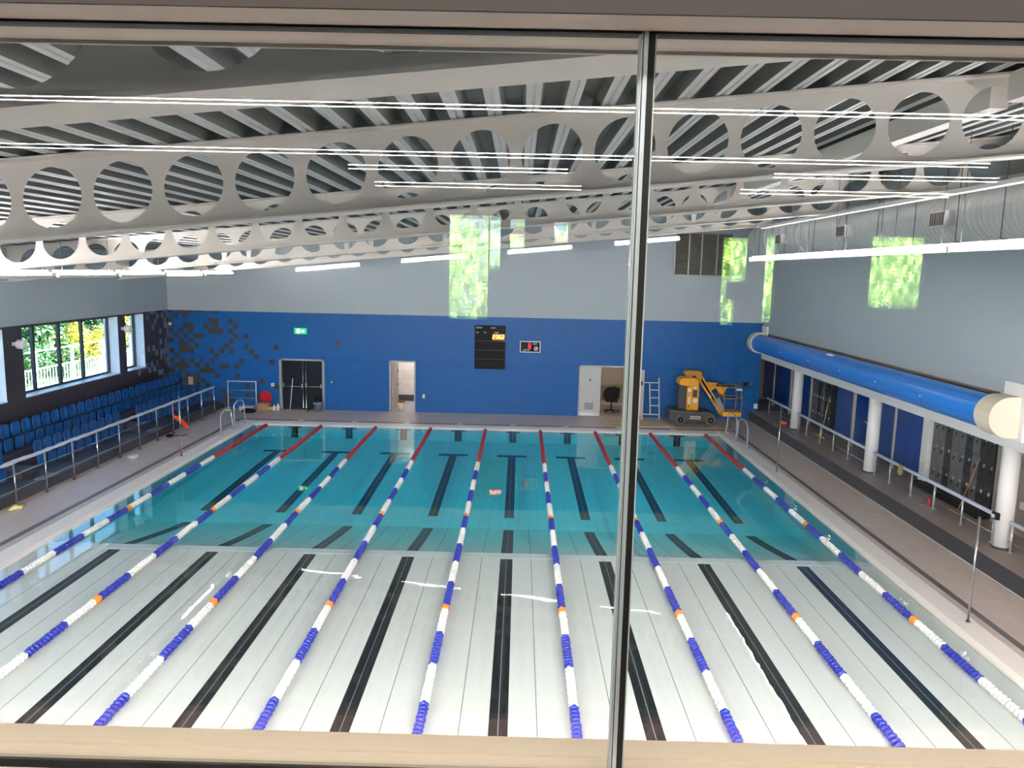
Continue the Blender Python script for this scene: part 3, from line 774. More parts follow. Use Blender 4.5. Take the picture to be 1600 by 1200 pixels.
def room(x0, x1, y1, z1, col, name, lab, fl=None):
    m = MB(); y0 = YF+.25
    m.quad((x0,y1,.05),(x1,y1,.05),(x1,y1,z1),(x0,y1,z1)); m.quad((x0,y0,.05),(x0,y1,.05),(x0,y1,z1),(x0,y0,z1)); m.quad((x1,y0,.05),(x1,y1,.05),(x1,y1,z1),(x1,y0,z1))
    m.quad((x0,y0,z1),(x1,y0,z1),(x1,y1,z1),(x0,y1,z1)); m.quad((x0,YF,.049),(x1,YF,.049),(x1,y1,.049),(x0,y1,.049),1)
    return struct(m.build(name, [col, fl or DECK], recenter=False), lab, 'room')
TILEW, _d = grid_mat('white_room_tile', (226,218,212), (206,198,192), .3, .2, ('X','Z'), .003, .4)
room(-4.6,-2.4,30.6,2.6,TILEW,'wall_store','white tiled room behind the open single doorway', mat('store_floor',(190,190,200),.4))
m = MB(); m.box(-4.55,-2.45,30.56,30.6,.05,.32); struct(m.build('baseboard_store', DGREY, recenter=False),'dark skirting of the white tiled room','baseboard')
m = MB(); m.box(-3.8,-3.0,29.2,30.2,2.56,2.6); tag(m.build('ceiling_light', mat('store_lamp',(255,255,255),.4,emit=(255,244,236),es=3.6)), 'bright ceiling light inside the white tiled room', 'light')
rt = thing('door_2', 'open grey single door swung into the white tiled room', 'door', (-3.98,Y,.05)); rt['kind'] = 'structure'
m = MB()
for a, b_ in ((-4.02,-3.96),(-3.03,-2.97)): m.box(a,b_,Y-.01,Y+.24,.05,2.12)
m.box(-4.02,-2.97,Y-.01,Y+.24,2.06,2.12); m.build('frame', GREYF, rt)
m = MB(); m.bar((-3.93,Y+.26,1.05),(-3.86,Y+1.15,1.05),.045,1.98); lf = m.build('leaf', mat('door_warm_grey',(186,176,170),.5), rt)
m = MB(); m.box(-3.86,-3.82,Y+1.0,Y+1.06,.98,1.06); m.box(-3.86,-3.83,Y+1.0,Y+1.08,1.5,1.66); m.build('door_handle', BLACK, lf)
rt = thing('bucket', 'pale yellow bucket with a brown cloth just inside the single doorway', 'bucket', (-3.62,28.35,.05))
m = MB(); m.tube([(-3.62,28.35,.05),(-3.62,28.35,.36)],[.13,.16],16); m.build('pail', mat('bucket_cream',(214,206,168),.5), rt)
m = MB(); m.ball((-3.6,28.38,.4),.13,10,6,sc=(1.2,1,.5)); m.build('rag', mat('rag_brown',(120,72,52),.8), rt)
room(3.0,6.6,31.0,2.6,mat('office_wall',(196,184,164),.7),'wall_office','beige storeroom behind the grey double door')
m = MB(); m.box(4.2,5.2,29.4,29.6,2.55,2.6); tag(m.build('ceiling_light', mat('office_lamp',(255,240,220),.4,emit=(255,236,210),es=3.)), 'ceiling light inside the beige storeroom', 'light')
rt = thing('door_3', 'wide grey double door with right leaf folded back on the wall', 'door', (4.55,Y,.05)); rt['kind'] = 'structure'
m = MB()
for a, b_ in ((3.58,3.64),(5.44,5.5)): m.box(a,b_,Y-.01,Y+.24,.05,2.11)
m.box(3.58,5.5,Y-.01,Y+.24,2.05,2.11); m.build('frame', GREYF, rt)
m = MB(); m.box(3.64,4.47,Y+.04,Y+.09,.06,2.05); lf = m.build('leaf', GREYD, rt)
m = MB(); m.box(3.84,4.2,Y+.03,Y+.04,.32,.6)
for q in range(6): m.box(3.85,4.19,Y+.025,Y+.03,.34+.045*q,.355+.045*q,1)
m.build('vent_grille', [GREYF, DGREY], lf); m = MB(); m.tube([(4.04,Y+.04,1.52),(4.04,Y+.02,1.52)],.035,12); m.build('door_knob', BLACK, lf)
m = MB(); m.box(3.64,4.47,Y+.035,Y+.04,.06,.22); m.build('kick_plate', ALU, lf)
m = MB(); m.box(5.53,6.1,Y-.62,Y-.57,.06,2.05); lf = m.build('leaf', GREYD, rt); m = MB(); m.box(5.98,6.03,Y-.67,Y-.62,1.45,1.6); m.tube([(6.0,Y-.64,1.55),(5.93,Y-.68,1.55)],.015,8); m.build('door_handle', BLACK, lf)
# office chair
rt = thing('office_chair', 'black office chair inside the beige storeroom', 'chair', (5.05,29.0,.05))
m = MB(); m.box(4.8,5.3,28.8,29.3,.5,.6); m.build('seat', BLACK, rt, bevel=.04)
m = MB(); m.prism([(4.74,.62),(5.36,.62),(5.42,1.0),(5.2,1.08),(4.86,1.04),(4.76,.9)],'y',29.2,29.3); m.build('backrest', BLACK, rt, bevel=.03)
for sx in (4.72,5.34):
    m = MB(); m.box(sx-.03,sx+.03,28.9,29.2,.76,.8); m.box(sx-.02,sx+.02,29.05,29.1,.56,.76); m.build('armrest', BLACK, rt)
m = MB(); m.cyl((5.05,29.05,.12),(5.05,29.05,.5),.03)
for k in range(5):
    t = 2*PI*k/5; m.bar((5.05,29.05,.14),(5.05+.3*math.cos(t),29.05+.3*math.sin(t),.1),.04,.03); m.ball((5.05+.3*math.cos(t),29.05+.3*math.sin(t),.08),.03,8,5)
m.build('star_base', BLACK, rt)
for x, z1, y, lb in ((4.55,.5,29.7,'tall'),(4.3,.32,29.3,'short')):
    m = MB(); m.box(x-.14,x+.14,y-.15,y+.15,.05,z1); tag(m.build('storage_box', CARD), lb+' brown box behind the office chair in the storeroom', 'box')

# clutter along the far deck
rt = thing('goal_frame', 'white barrier frame with two thin rails standing against the far wall', 'frame', (-9.9,27.75,.05))
m = MB(); m.tube([(-10.47,27.75,.1),(-10.47,27.75,1.17),(-9.34,27.75,1.17),(-9.34,27.75,.1)],.028,8); m.box(-10.51,-10.43,27.6,27.85,.05,.1); m.box(-9.38,-9.3,27.6,27.85,.05,.1); m.build('outer_frame', WHITE, rt)
for z in (.5,.81):
    m = MB(); m.cyl((-10.47,27.75,z),(-9.34,27.75,z),.01,6); m.build('cross_rail', ALU, rt)
m = MB(); m.tube([(-9.0,27.93,.55),(-9.0,27.9,.55),(-9.0,27.86,.54)],[.2,.235,.235],22); tag(m.build('red_disc', RED), 'round red disc standing on cardboard box against blue wall', 'disc')
m = MB(); m.box(-9.22,-8.78,27.5,27.84,.05,.33); tag(m.build('cardboard_box', CARD), 'brown cardboard box under the red disc', 'box')
rt = thing('white_board', 'grey white slab lying on deck left of the cardboard box', 'slab', (-9.55,27.4,.05)); m = MB(); m.box(-9.9,-9.3,27.3,27.6,.05,.24); m.build('slab_body', mat('slab_grey',(176,180,186),.6), rt, bevel=.02)
m = MB(); m.ball((-9.38,26.98,.13),.28,14,7,sc=(1.05,.6,.36)); tag(m.build('black_bag', BLACK), 'flat black bag lying on deck before the grey slab', 'bag')
m = MB(); m.box(-10.5,-10.3,27.3,27.5,.05,.1); tag(m.build('sponge', mat('pale_yellow',(226,222,170),.7)), 'pale yellow sponge by the foot of the white frame', 'sponge')
m = MB(); m.ball((-8.72,27.55,.14),.09,8,6,sc=(1.4,1,.8)); tag(m.build('yellow_cloth', mat('cloth_yellow',(214,176,70),.8)), 'yellow cloth between cardboard box and white bottles', 'cloth')
for x, h, lb in ((-8.58,.24,'shorter'),(-8.43,.3,'taller')):
    rt = thing('plastic_bottle', lb+' white plastic bottle on deck left of the double doors', 'bottle', (x,27.6,.05), 'white bottles by the doors')
    m = MB(); m.tube([(x,27.6,.05),(x,27.6,.05+h*.65),(x,27.6,.05+h*.8)],[.065,.065,.025],12); m.build('body', WHITE, rt); m = MB(); m.tube([(x,27.6,.05+h*.8),(x,27.6,.05+h)],.022,10); m.build('cap', WHITE, rt)
m = MB(); m.tube([(-7.99,27.75,.06),(-7.93,28.0,1.3)],.014,8); tag(m.build('pole', LABELW), 'white pole leaning on the left dark door', 'pole')
rt = thing('vacuum_cleaner', 'grey blue canister vacuum cleaner before the right dark door', 'vacuum', (-6.85,27.72,.05))
m = MB(); m.tube([(-6.85,27.75,.09),(-6.85,27.75,.36),(-6.85,27.75,.42)],[.2,.2,.17],16); m.build('canister', mat('vac_grey',(92,104,124),.5), rt)
m = MB(); m.tube([(-6.85,27.75,.42),(-6.85,27.75,.55),(-6.85,27.75,.62)],[.18,.17,.09],14); m.build('motor_head', BLACK, rt)
m = MB(); m.tube([(-6.95,27.6,.3),(-7.05,27.5,.2),(-7.2,27.45,.08),(-7.25,27.55,.07)],.025,8); m.build('hose', BLACK, rt)
m = MB(); m.prism([(4.44,27.17),(4.75,25.88),(7.05,26.1),(6.9,27.4)],'z',.051,.066); tag(m.build('plywood_sheet', PLY), 'sheet of plywood lying on deck before the grey double door', 'plywood')
m = MB(); m.prism([(7.1,26.2),(9.3,26.08),(9.35,26.25),(7.15,26.48)],'z',.051,.06); tag(m.build('plywood_board', mat('ply_worn',(150,122,78),.7)), 'worn brown board on deck in front of the lift wheels', 'board')
rt = thing('hose_reel', 'small red and white hose reel at the foot of the folded door leaf', 'reel', (5.88,27.25,.05))
m = MB(); m.box(5.77,5.99,27.2,27.3,.066,.28); m.build('case', RED, rt, bevel=.02); m = MB(); m.tube([(5.88,27.2,.16),(5.88,27.19,.16)],.06,14); m.build('hub', LABELW, rt)
rt = thing('scaffold_ladder', 'white scaffold tower frame leaning on wall beside the yellow lift', 'ladder frame', (6.4,27.5,.05))
m = MB()
for x, zt in ((6.06,1.52),(6.4,1.5),(6.76,1.7)): m.tube([(x,27.36 if x != 6.4 else 27.4,.07 if x != 6.4 else .28),(x-.02,27.75,zt)],.022,8)
m.build('upright', WHITE, rt)
for k, z in enumerate((.28,.62,.92,1.22,1.5)):
    yy = 27.36+.39*z/1.55; m = MB(); m.tube([((6.06 if k in (0,4) else 6.4)-.01,yy,z),(6.75,yy,z)],.02,8); m.build('rung', WHITE, rt)

# boom lift
rt = thing('boom_lift', 'yellow self-propelled boom lift parked on the far deck', 'lift', (7.9,27.0,.05))
m = MB(); m.prism([(7.0,.2),(7.15,.16),(8.65,.16),(8.8,.22),(8.8,.42),(8.62,.56),(7.5,.6),(7.02,.62)],'y',26.62,27.46); m.build('chassis', CHASS, rt, bevel=.02)
m = MB(); m.box(7.78,8.22,26.6,26.62,.26,.42); m.box(7.8,8.2,26.597,26.6,.28,.40,1)
for q in range(7): m.box(7.83+.05*q,7.86+.05*q,26.594,26.597,.31,.37,0)
m.build('serial_plate', [CHASS, mat('plate_pale',(196,196,184),.5)], rt)
for x in (7.42,8.58):
    for y in (26.52,27.42):
        m = MB(); m.tube([(x,y,.26),(x,y+.03,.26),(x,y+.17,.26),(x,y+.2,.26)],[.17,.21,.21,.17],22); w = m.build('wheel', TYRE, rt)
        m = MB(); m.tube([(x,y-.012,.26),(x,y+.03,.26)],.115,16); h = m.build('hub', BLACK, w)
        m = MB(); m.ball((x,y-.012,.26),.03,8,5); m.build('hub_nut', ALU, w)
m = MB(); m.prism([(7.66,.6),(8.12,.6),(8.12,1.5),(8.06,1.66),(7.66,1.66)],'y',26.7,27.3); m.build('turret', YEL, rt, bevel=.03)
m = MB(); m.box(7.36,7.66,26.8,27.3,.62,1.56); m.build('counterweight', DGREY, rt, bevel=.02)
m = MB(); m.prism([(7.33,1.6),(7.6,1.55),(8.1,1.56),(8.1,1.76),(7.95,1.86),(7.5,1.86),(7.36,1.8)],'y',26.68,27.32); m.build('hood', YEL, rt, bevel=.02)
m = MB(); m.prism([(7.56,2.12),(8.16,2.12),(8.24,2.02),(8.2,1.72),(8.04,1.78),(7.98,1.94),(7.58,1.94)],'y',26.8,27.2); m.box(7.66,7.84,26.86,27.14,1.82,1.96); m.build('mast_head', YELD, rt, bevel=.01)
for (a, b_), nm in ((((7.7,1.86),(7.7,1.94)),'ram'),(((7.92,1.84),(7.94,1.96)),'ram')):
    m = MB(); m.cyl((a[0] if False else a[0],26.9,a[1]),(b_[0],26.9,b_[1]),.03,8); m.build('ram', DGREY, rt)
m = MB(); m.bar((8.16,27.0,2.02),(9.06,27.0,.66),.2,.05); m.bar((8.1,26.9,1.84),(9.06,26.9,.44),.05,.05); m.bar((8.1,27.1,1.84),(9.06,27.1,.44),.05,.05); m.bar((8.9,27.0,.68),(9.25,27.0,.44),.14,.12); m.build('boom', YEL, rt)
m = MB(); m.bar((8.2,27.0,1.9),(8.98,27.0,.62),.12,.12); m.build('boom_core', BLACK, rt)
m = MB(); m.bar((8.5,26.85,1.25),(8.62,26.85,1.1),.05,.05); m.build('valve', LABELW, rt)
m = MB(); m.prism([(9.02,.42),(9.72,.42),(9.76,.5),(9.72,.6),(9.06,.6)],'y',26.55,27.35); bk = m.build('basket_floor', YEL, rt, bevel=.015)
m = MB()
C4 = [(9.05,26.57),(9.72,26.57),(9.72,27.33),(9.05,27.33)]
for i in range(4):
    (xa, ya), (xb, yb) = C4[i], C4[(i+1) % 4]
    for z in (1.12,1.55): m.cyl((xa-.06*(z > 1.3),ya,z),(xb-.06*(z > 1.3),yb,z),.014,8)
    m.tube([(xa,ya,.58),(xa+.02,ya,1.1),(xa-.06,ya,1.55)],.016,8)
m.tube([(9.0,26.57,1.55),(8.72,26.57,1.56),(8.7,27.33,1.6),(9.0,27.33,1.6)],.014,8)
m.build('basket_rails', YELD, rt)
m = MB(); m.prism([(8.66,1.58),(9.16,1.56),(9.02,1.24),(8.9,1.3)],'y',26.62,26.66); m.prism([(8.5,1.66),(8.9,1.64),(8.8,1.4),(8.66,1.32)],'y',27.1,27.14); m.build('guard_plate', YEL, rt)
m = MB(); m.bar((8.8,26.7,1.1),(9.05,26.7,.6),.02,.22); m.build('film', mat('grey_film',(140,140,144),.3), rt)
m = MB(); m.box(9.5,9.72,26.54,26.6,1.44,1.5); m.build('basket_control', LABELW, rt)
m = MB(); m.box(7.87,8.05,26.69,26.7,1.12,1.4); m.build('control_panel', mat('panel_dark',(54,48,56),.4), rt)
for a in ((7.7,7.79,1.32,1.46),(7.7,7.8,.86,1.12),(7.9,8.06,.9,1.06),(7.9,8.0,1.44,1.52)):
    m = MB(); m.box(a[0],a[1],26.692,26.7,a[2],a[3]); m.build('sticker', LABELW, rt)
for z in (.76,1.54):
    m = MB(); m.tube([(7.74,26.7,z),(7.74,26.69,z)],.028,10); m.build('port', BLACK, rt)

# ------------------------------------------------------------------ right side
mb = MB(); mb.box(10.45,13.2,YN,31.2,-.3,.42); 
for f in range(len(mb.f)): mb.m[f] = 0
mb.m[1] = 1
struct(mb.build('platform', [KERB, PLATF], recenter=False), 'raised tiled walkway with dark kerb along the right side', 'walkway')
mb = MB(); mb.box(10.44,10.46,YN,27.9,.05,.062); struct(mb.build('trim_4', LABELW, recenter=False), 'thin pale joint at the foot of the dark kerb', 'trim')
mb = MB(); mb.box(11.1,13.2,YN,31.2,2.5,2.54); struct(mb.build('ceiling_changing', mat('soffit_grey',(150,146,140),.7), recenter=False), 'low ceiling over the changing area', 'ceiling')  # one even warm grey over the whole low ceiling
mb = MB(); mb.box(12.9,13.2,YN,31.2,.42,2.5); mb.box(11.88,12.9,YN,14.3,.42,2.5); mb.box(XR,13.2,31.0,31.2,.42,2.5); struct(mb.build('wall_changing', BROWNW, recenter=False), 'brown tiled wall of the changing area', 'wall')
mb = MB(); mb.box(XR,13.2,YF,YF+.25,.42,.44); mb.box(XR-.1,XR+.02,YF+.25,31.2,.42,2.9); struct(mb.build('wall_passage', FARB, recenter=False), 'end of the far wall behind the changing area', 'wall')
for y, lb in ((24.42,'farthest from the viewing window'),(18.5,'second from the far wall'),(12.55,'nearest the viewing window, under the cream end cap')):
    rt = thing('column', 'round white column on the kerb, '+lb, 'column', (11.05,y,.42), 'round columns on the right')
    m = MB(); m.cyl((11.05,y,.42),(11.05,y,2.56),.17,26); m.build('shaft', WHITE, rt); m = MB(); m.cyl((11.05,y,.42),(11.05,y,.46),.185,26); m.build('base_ring', DGREY, rt)
m = MB(); m.box(10.82,10.9,12.45,12.6,1.02,1.16); m.box(10.8,10.82,12.5,12.57,1.05,1.12,1); tag(m.build('camera_bracket', [BLACK, LABELW]), 'small black and white fitting on the nearest column', 'fitting')
def rail(ys, y0, y1, label):
    rt = thing('hand_rail', label, 'railing', (11.04,(y0+y1)/2,.42), 'handrails on the right kerb')
    m = MB(); m.tube([(11.04,y0,1.02),(11.04,y0+.02,1.02),(11.04,y1-.02,1.02),(11.04,y1,1.02)],[.03,.042,.042,.03],12); m.build('top_rail', WRAP, rt)
    m = MB(); m.cyl((11.04,y0,.62),(11.04,y1,.62),.011,8); m.build('lower_rail', STEEL, rt)
    for y in ys:
        m = MB(); m.cyl((11.04,y,.42),(11.04,y,1.0),.023,10); m.cyl((11.04,y,.42),(11.04,y,.43),.055,14); m.build('post', CHROME, rt)
rail([27.3,25.9,24.72],24.65,27.6,'film-wrapped handrail on kerb between far wall and farthest column')
rail([24.1,23.3,22.1,21.05,19.95,18.82],18.72,24.2,'film-wrapped handrail on kerb between the farthest and middle columns')
rail([18.2,17.33,16.2,15.13,13.98,12.85],12.76,18.3,'film-wrapped handrail on kerb between the middle and nearest columns')
rail([12.25,11,9.8,8.6],8,12.34,'film-wrapped handrail on kerb in front of the nearest column, at right edge')
m = MB(); m.prism([(16.6,1.075),(16.8,1.075),(16.82,.86),(16.72,.8),(16.6,.86)],'x',10.975,10.995); tag(m.build('cloth', mat('cloth_olive',(150,146,88),.8)), 'olive cloth hung over the right handrail', 'cloth')
rt = thing('red_tool', 'small red tool lying at a right handrail post', 'tool', (11.02,15.3,.42))
m = MB(); m.tube([(11.02,15.3,.45),(11.02,15.3,.62)],[.04,.03],8); m.build('grip', RED, rt); m = MB(); m.cyl((10.85,15.35,.44),(11.15,15.25,.44),.012,6); m.build('bar', STEEL, rt)
m = MB(); m.ball((10.9,25.2,.5),.17,10,6,sc=(.8,1.1,.45)); tag(m.build('orange_bag', ORANGE), 'orange bag on the kerb behind the far handrail', 'bag')
m = MB(); m.ball((10.7,23.6,.435),.1,8,5,sc=(1,1.6,.15)); tag(m.build('blue_sheet', mat('sheet_blue',(60,110,190),.5)), 'scrap of blue plastic on the kerb near the farthest column', 'scrap')

# roller housing along the right wall
rt = thing('roller_housing', 'long blue covered pool cover roller with cream end caps on the right wall', 'roller', (10.55,20,2.85))
cx, cz, r = 10.54, 3.2, .345
def dpoly(r, xb, n=18):
    return [(xb,cz-r)]+[(cx-r*math.sin(PI*k/n), cz-r*math.cos(PI*k/n)) for k in range(n+1)]+[(xb,cz+r)]
m = MB(); pts = [(cx-r*math.sin(PI*k/18), cz-r*math.cos(PI*k/18)) for k in range(2, 19)]
pts = [(cx-.02,cz-r*.93)]+pts+[(cx+.02,cz+r)]
for i in range(len(pts)-1):
    (xa,za),(xb,zb) = pts[i],pts[i+1]; n = len(m.v)
    m.v += [(xa,12.4,za),(xb,12.4,zb),(xb,27.45,zb),(xa,27.45,za)]; m.face((n,n+1,n+2,n+3),0,True)
pts2 = [(x_+(.02 if True else 0)*(cx-x_)/r, z_+.02*(cz-z_)/r) for x_, z_ in pts]
for i in range(len(pts2)-1):
    (xa,za),(xb,zb) = pts2[i],pts2[i+1]; n = len(m.v)
    m.v += [(xa,12.4,za),(xb,12.4,zb),(xb,27.45,zb),(xa,27.45,za)]; m.face((n+3,n+2,n+1,n),0,True)
m.build('cover', COVERB, rt)
m = MB(); m.tube([(cx,12.6,cz),(cx,27.5,cz)], .24, 20); m.build('roller', mat('roller_dark',(40,70,110),.5), rt)
for y in (14.6,16.8,19.0,21.4,24.0):
    m = MB(); a = 1.25
    q = [(cx-(r+.004)*math.sin(t), cz-(r+.004)*math.cos(t)) for t in (.35,.6,.9,1.2,1.55)]
    m.tube([(x_,y,z_) for x_, z_ in q], .006, 6); m.ball((q[-1][0],y,q[-1][1]), .022, 8, 5, 1); m.build('strap', [mat('strap_navy',(14,50,110),.5), LABELW], rt)
m = MB(); m.box(cx-.2,cx-.1,20.0,20.4,cz+.29,cz+.33); m.build('label', LABELW, rt)
for y0, y1 in ((11.95,12.45),(27.4,27.8)):
    m = MB(); m.prism(dpoly(.4, 10.8), 'y', y0, y1, smooth=False); m.build('end_cap', CREAM, rt)
    m = MB(); m.box(10.72,10.8,y0-.12,y1+.05,2.75,3.85); m.build('wall_bracket', LABELW, rt)
m = MB(); m.box(10.78,10.8,12.75,27.4,3.4,3.58); m.build('back_plate', BRWN, rt)

# changing area: cubicles and lockers
def cub(y0, y1, label, x=11.9, dark=False):
    rt = thing('changing_cubicle', label, 'cubicle', (x,(y0+y1)/2,.42), 'blue changing cubicles')
    m = MB(); m.box(x,x+.03,y0+.06,y1,.56,2.3); m.build('door', PANB, rt)
    m = MB(); m.box(x-.02,x+.05,y0-.03,y0+.06,.42,2.4); m.box(x-.02,x+.05,y0,y1,2.3,2.4); m.build('post_frame', mat('cubicle_post',(186,178,172),.5) if 'cubicle_post' not in MATS else MATS['cubicle_post'], rt)
    m = MB(); m.box(x+.03,12.85,y0+.0,y0+.03,.56,2.3); m.build('side_panel', PANB, rt)
cub(17.45,18.95,'wide blue changing cubicle door beside the dark lockers')
cub(19.0,20.4,'blue changing cubicle door behind the middle column')
cub(21.75,23.1,'blue changing cubicle door just beyond the middle column')
cub(25.4,26.9,'blue changing cubicle door behind the farthest column')
cub(27.5,29.4,'blue changing cubicle door past the farthest column')
cub(29.5,30.9,'narrow dark blue changing cubicle door at the far end')
for y, lb in ((20.75,'in cubicle gap behind the middle column'),(28.2,'past the farthest column')):
    rt = thing('grab_rail', 'pale grab rail '+lb, 'rail', (12.0,y,1.3)); m = MB(); m.tube([(12.0,y-.4,1.32),(12.0,y+.4,1.36)],.03,8); m.build('bar', WHITE, rt)
    m = MB(); m.box(12.7,12.8,y-.6,y+.6,.42,2.3); m.build('back_panel', PANB, rt)
def lockers(y0, n, label, w=.29):
    for k in range(n):
        a = y0+w*k; dk = [0,0,1,0,1,1,0,1,1,0][k % 10]
        rt = thing('locker', ('grey' if dk else 'black')+' locker column '+label+', '+ORD[k]+' from the near end', 'locker', (11.9,a+w/2,.42), 'lockers')
        m = MB(); m.box(11.92,12.4,a+.003,a+w-.003,.42,2.4); m.build('body', LOCKD, rt)
        for j in range(3):
            m = MB(); z0 = .58+.6*j; m.box(11.9,11.92,a+.008,a+w-.008,z0,z0+.59); dr = m.build('door', LOCKG if dk else LOCKD, rt)
            m = MB(); m.box(11.87,11.9,a+.05,a+.08,z0+.36,z0+.44); m.build('lock', CHROME, dr)
            m = MB(); m.tube([(11.885,a+.065,z0+.36),(11.86,a+.1,z0+.3),(11.885,a+.14,z0+.25)],.012,6); m.build('wrist_strap', BLACK, dr)
lockers(14.4, 9, 'right of the pale post')
lockers(23.55, 6, 'between the blue cubicles')
rt = thing('pale_post', 'pale square post between lockers and blue cubicle', 'post', (11.86,17.25,.42)); m = MB(); m.box(11.82,11.95,17.1,17.38,.42,2.5); m.build('shaft', WHITE, rt)
rt = thing('locker_bench', 'low black plinth bench in front of the lockers', 'bench', (11.7,15.7,.42)); m = MB(); m.box(11.62,11.88,14.4,17.25,.42,.56); m.build('plinth', BLACK, rt)
m = MB(); m.tube([(11.55,15.0,.43),(11.85,14.85,1.75)],.014,8); tag(m.build('broom_handle', mat('wood_handle',(150,108,72),.6)), 'brown wooden pole leaning on the lockers', 'pole')
rt = thing('squeegee', 'yellow floor squeegee leaning between cubicles', 'squeegee', (11.5,23.2,.42))
m = MB(); m.tube([(11.5,23.2,.46),(11.82,23.5,1.75)],.015,8); m.build('handle', mat('handle_yellow',(190,180,90),.6), rt); m = MB(); m.box(11.42,11.5,22.9,23.5,.42,.47); m.build('blade', YEL, rt)
rt = thing('wall_dispenser', 'white dispenser on brown wall behind the nearest column', 'dispenser', (11.84,13.1,1.1)); m = MB(); m.box(11.76,11.88,13.0,13.2,1.05,1.2); m.build('case', WHITE, rt, bevel=.01)

# pool grab rails and flag posts
def hoop(x, y0, y1, h, label, grp='steel grab rails at the pool edge'):
    rt = thing('pool_grab_rail', label, 'grab rail', (x,(y0+y1)/2,.055), grp)
    pts = [(x,y0,.05),(x,y0+.02,h-.25)]
    for k in range(9):
        t = PI*k/8; pts.append((x+.0, (y0+y1)/2-math.cos(t)*(y1-y0)/2*.98, h-.22+.22*math.sin(t)))
    pts += [(x,y1-.02,h-.25),(x+(.05 if x < 0 else -.05),y1,.05)]
    m = MB(); m.tube(pts,.024,10); m.build('hoop', CHROME, rt)
    m = MB(); m.tube([(x,y0,.2),(x,y0+.08,.3),(x,y0+.2,.24),(x,y1-.2,.22),(x,y1-.08,.3),(x,y1,.2)],.018,8); m.build('lower_bar', CHROME, rt)
    for y in (y0,y1):
        m = MB(); m.cyl((x,y,.05),(x,y,.07),.05,14); m.build('flange', CHROME, rt)
hoop(-8.88,22.85,23.85,.86,'nearer steel grab rail at the far left pool corner')
hoop(-8.85,24.0,25.0,.98,'farther steel grab rail at the far left pool corner')
hoop(8.87,22.7,23.85,.92,'nearer steel grab rail at the far right pool corner')
hoop(8.87,24.0,25.2,.92,'farther steel grab rail at the far right pool corner')
for x, y, lb in ((-8.9,19.84,'on the left pool edge'),(8.87,19.68,'on the right pool edge by the red rope end'),(8.85,9.81,'on the right pool edge nearest the viewing window')):
    rt = thing('flag_post', 'slim upright steel post '+lb, 'post', (x,y,.055), 'slim posts at the pool edge')
    m = MB(); m.cyl((x,y,.05),(x,y,1.9),.019,10); m.build('shaft', STEEL, rt); m = MB(); m.cyl((x,y,.05),(x,y,.08),.04,12); m.build('foot', STEEL, rt)
# water jets splashing beside the right rope
WJ = mat('splash_white', (240,246,248), .2)
for k, (x, y) in enumerate(((8.12,18.4),(8.12,16.0),(8.12,13.9),(8.12,10.5),(8.12,8.6))):
    m = MB()
    for q in range(16):
        a = random.random()*2*PI; rr_ = random.random()*.07; m.ball((x+rr_*math.cos(a), y+rr_*math.sin(a), .02+random.random()*.12), random.uniform(.006,.016), 6, 4)
    tag(m.build('water_splash', WJ), 'small white splash beside the right lane rope, '+ORD[k]+' from the far end', 'splash', 'splashes along the right rope', 'stuff')

# ------------------------------------------------------------------ viewing window and gallery
PX = 1.352
def pane(x0, x1, label, name):
    m = MB(); z0, z1 = GZ0, GZ1; w = .0032
    m.v += [(x0,-1.25,z0),(x1,-1.25,z0),(x1,-1.25,z1),(x0,-1.25,z1),(x0,-1.238,z0),(x1,-1.238,z0),(x1,-1.238+w,z1),(x0,-1.238+w,z1)]
    for q in ((0,1,2,3),(7,6,5,4),(0,4,5,1),(1,5,6,2),(2,6,7,3),(3,7,4,0)): m.face(q)
    return tag(m.build(name, GLASS, recenter=False), label, 'window', kind='structure')
pane(GX0, PX-.014, 'large clear viewing pane left of the slim post', 'window_6')
pane(PX+.0145, GX1, 'large clear viewing pane right of the slim post', 'window_7')
rt = thing('glazing_post', 'slim polished post with dark gasket between the viewing panes', 'post', (PX,-1.25,GZ0-.1))
m = MB(); m.box(PX,PX+.011,-1.256,-1.232,GZ0-.12,GZ1); m.build('gasket', BLACKG, rt)
m = MB(); m.box(PX-.007,PX,-1.258,-1.23,GZ0-.12,GZ1); m.box(PX-.0115,PX-.0085,-1.256,-1.232,GZ0-.12,GZ1); m.build('polished_strip', mat('polished_steel',(196,208,216),.25,.35), rt)
m = MB(); m.box(PX-.0085,PX-.007,-1.254,-1.234,GZ0-.12,GZ1); m.build('seal', BLACKG, rt)
m = MB(); m.box(PX-.0135,PX-.0116,-1.252,-1.236,GZ0,GZ1); m.box(PX+.0111,PX+.014,-1.252,-1.236,GZ0,GZ1); m.build('glass_edge', mat('glass_edge',(206,216,214),.2), rt)
mb = MB(); mb.box(GX0,GX1,-1.256,-1.23,GZ1-.004,GZ1+.01); mb.box(GX0,GX1,-1.26,-1.233,GZ0-.03,GZ0+.002)
struct(mb.build('trim_5', BLACKG, recenter=False), 'black glazing gasket', 'trim')
mb = MB(); mb.box(GX0,GX1,-1.193,-1.138,GZ0-.05,GZ0+.008); mb.box(GX0,GX1,-1.232,-1.212,GZ0-.05,GZ0+.008); mb.box(GX0,GX1,-1.214,-1.19,GZ0-.06,GZ0+.002)
struct(mb.build('trim_6', SILLC, recenter=False), 'cream outer window ledge with a shadow groove', 'ledge')
mb = MB(); mb.box(GX0,GX1,-1.45,-1.262,GZ0-.08,GZ0-.01); struct(mb.build('trim_7', mat('inner_sill',(190,150,140),.5), recenter=False), 'pinkish inner window sill', 'sill')
mb = MB(); mb.box(GX0,GX1,-1.146,-1.139,GZ1-.006,GZ1+.03); struct(mb.build('trim_8', WHITE, recenter=False), 'white outer edge of the window head', 'trim')
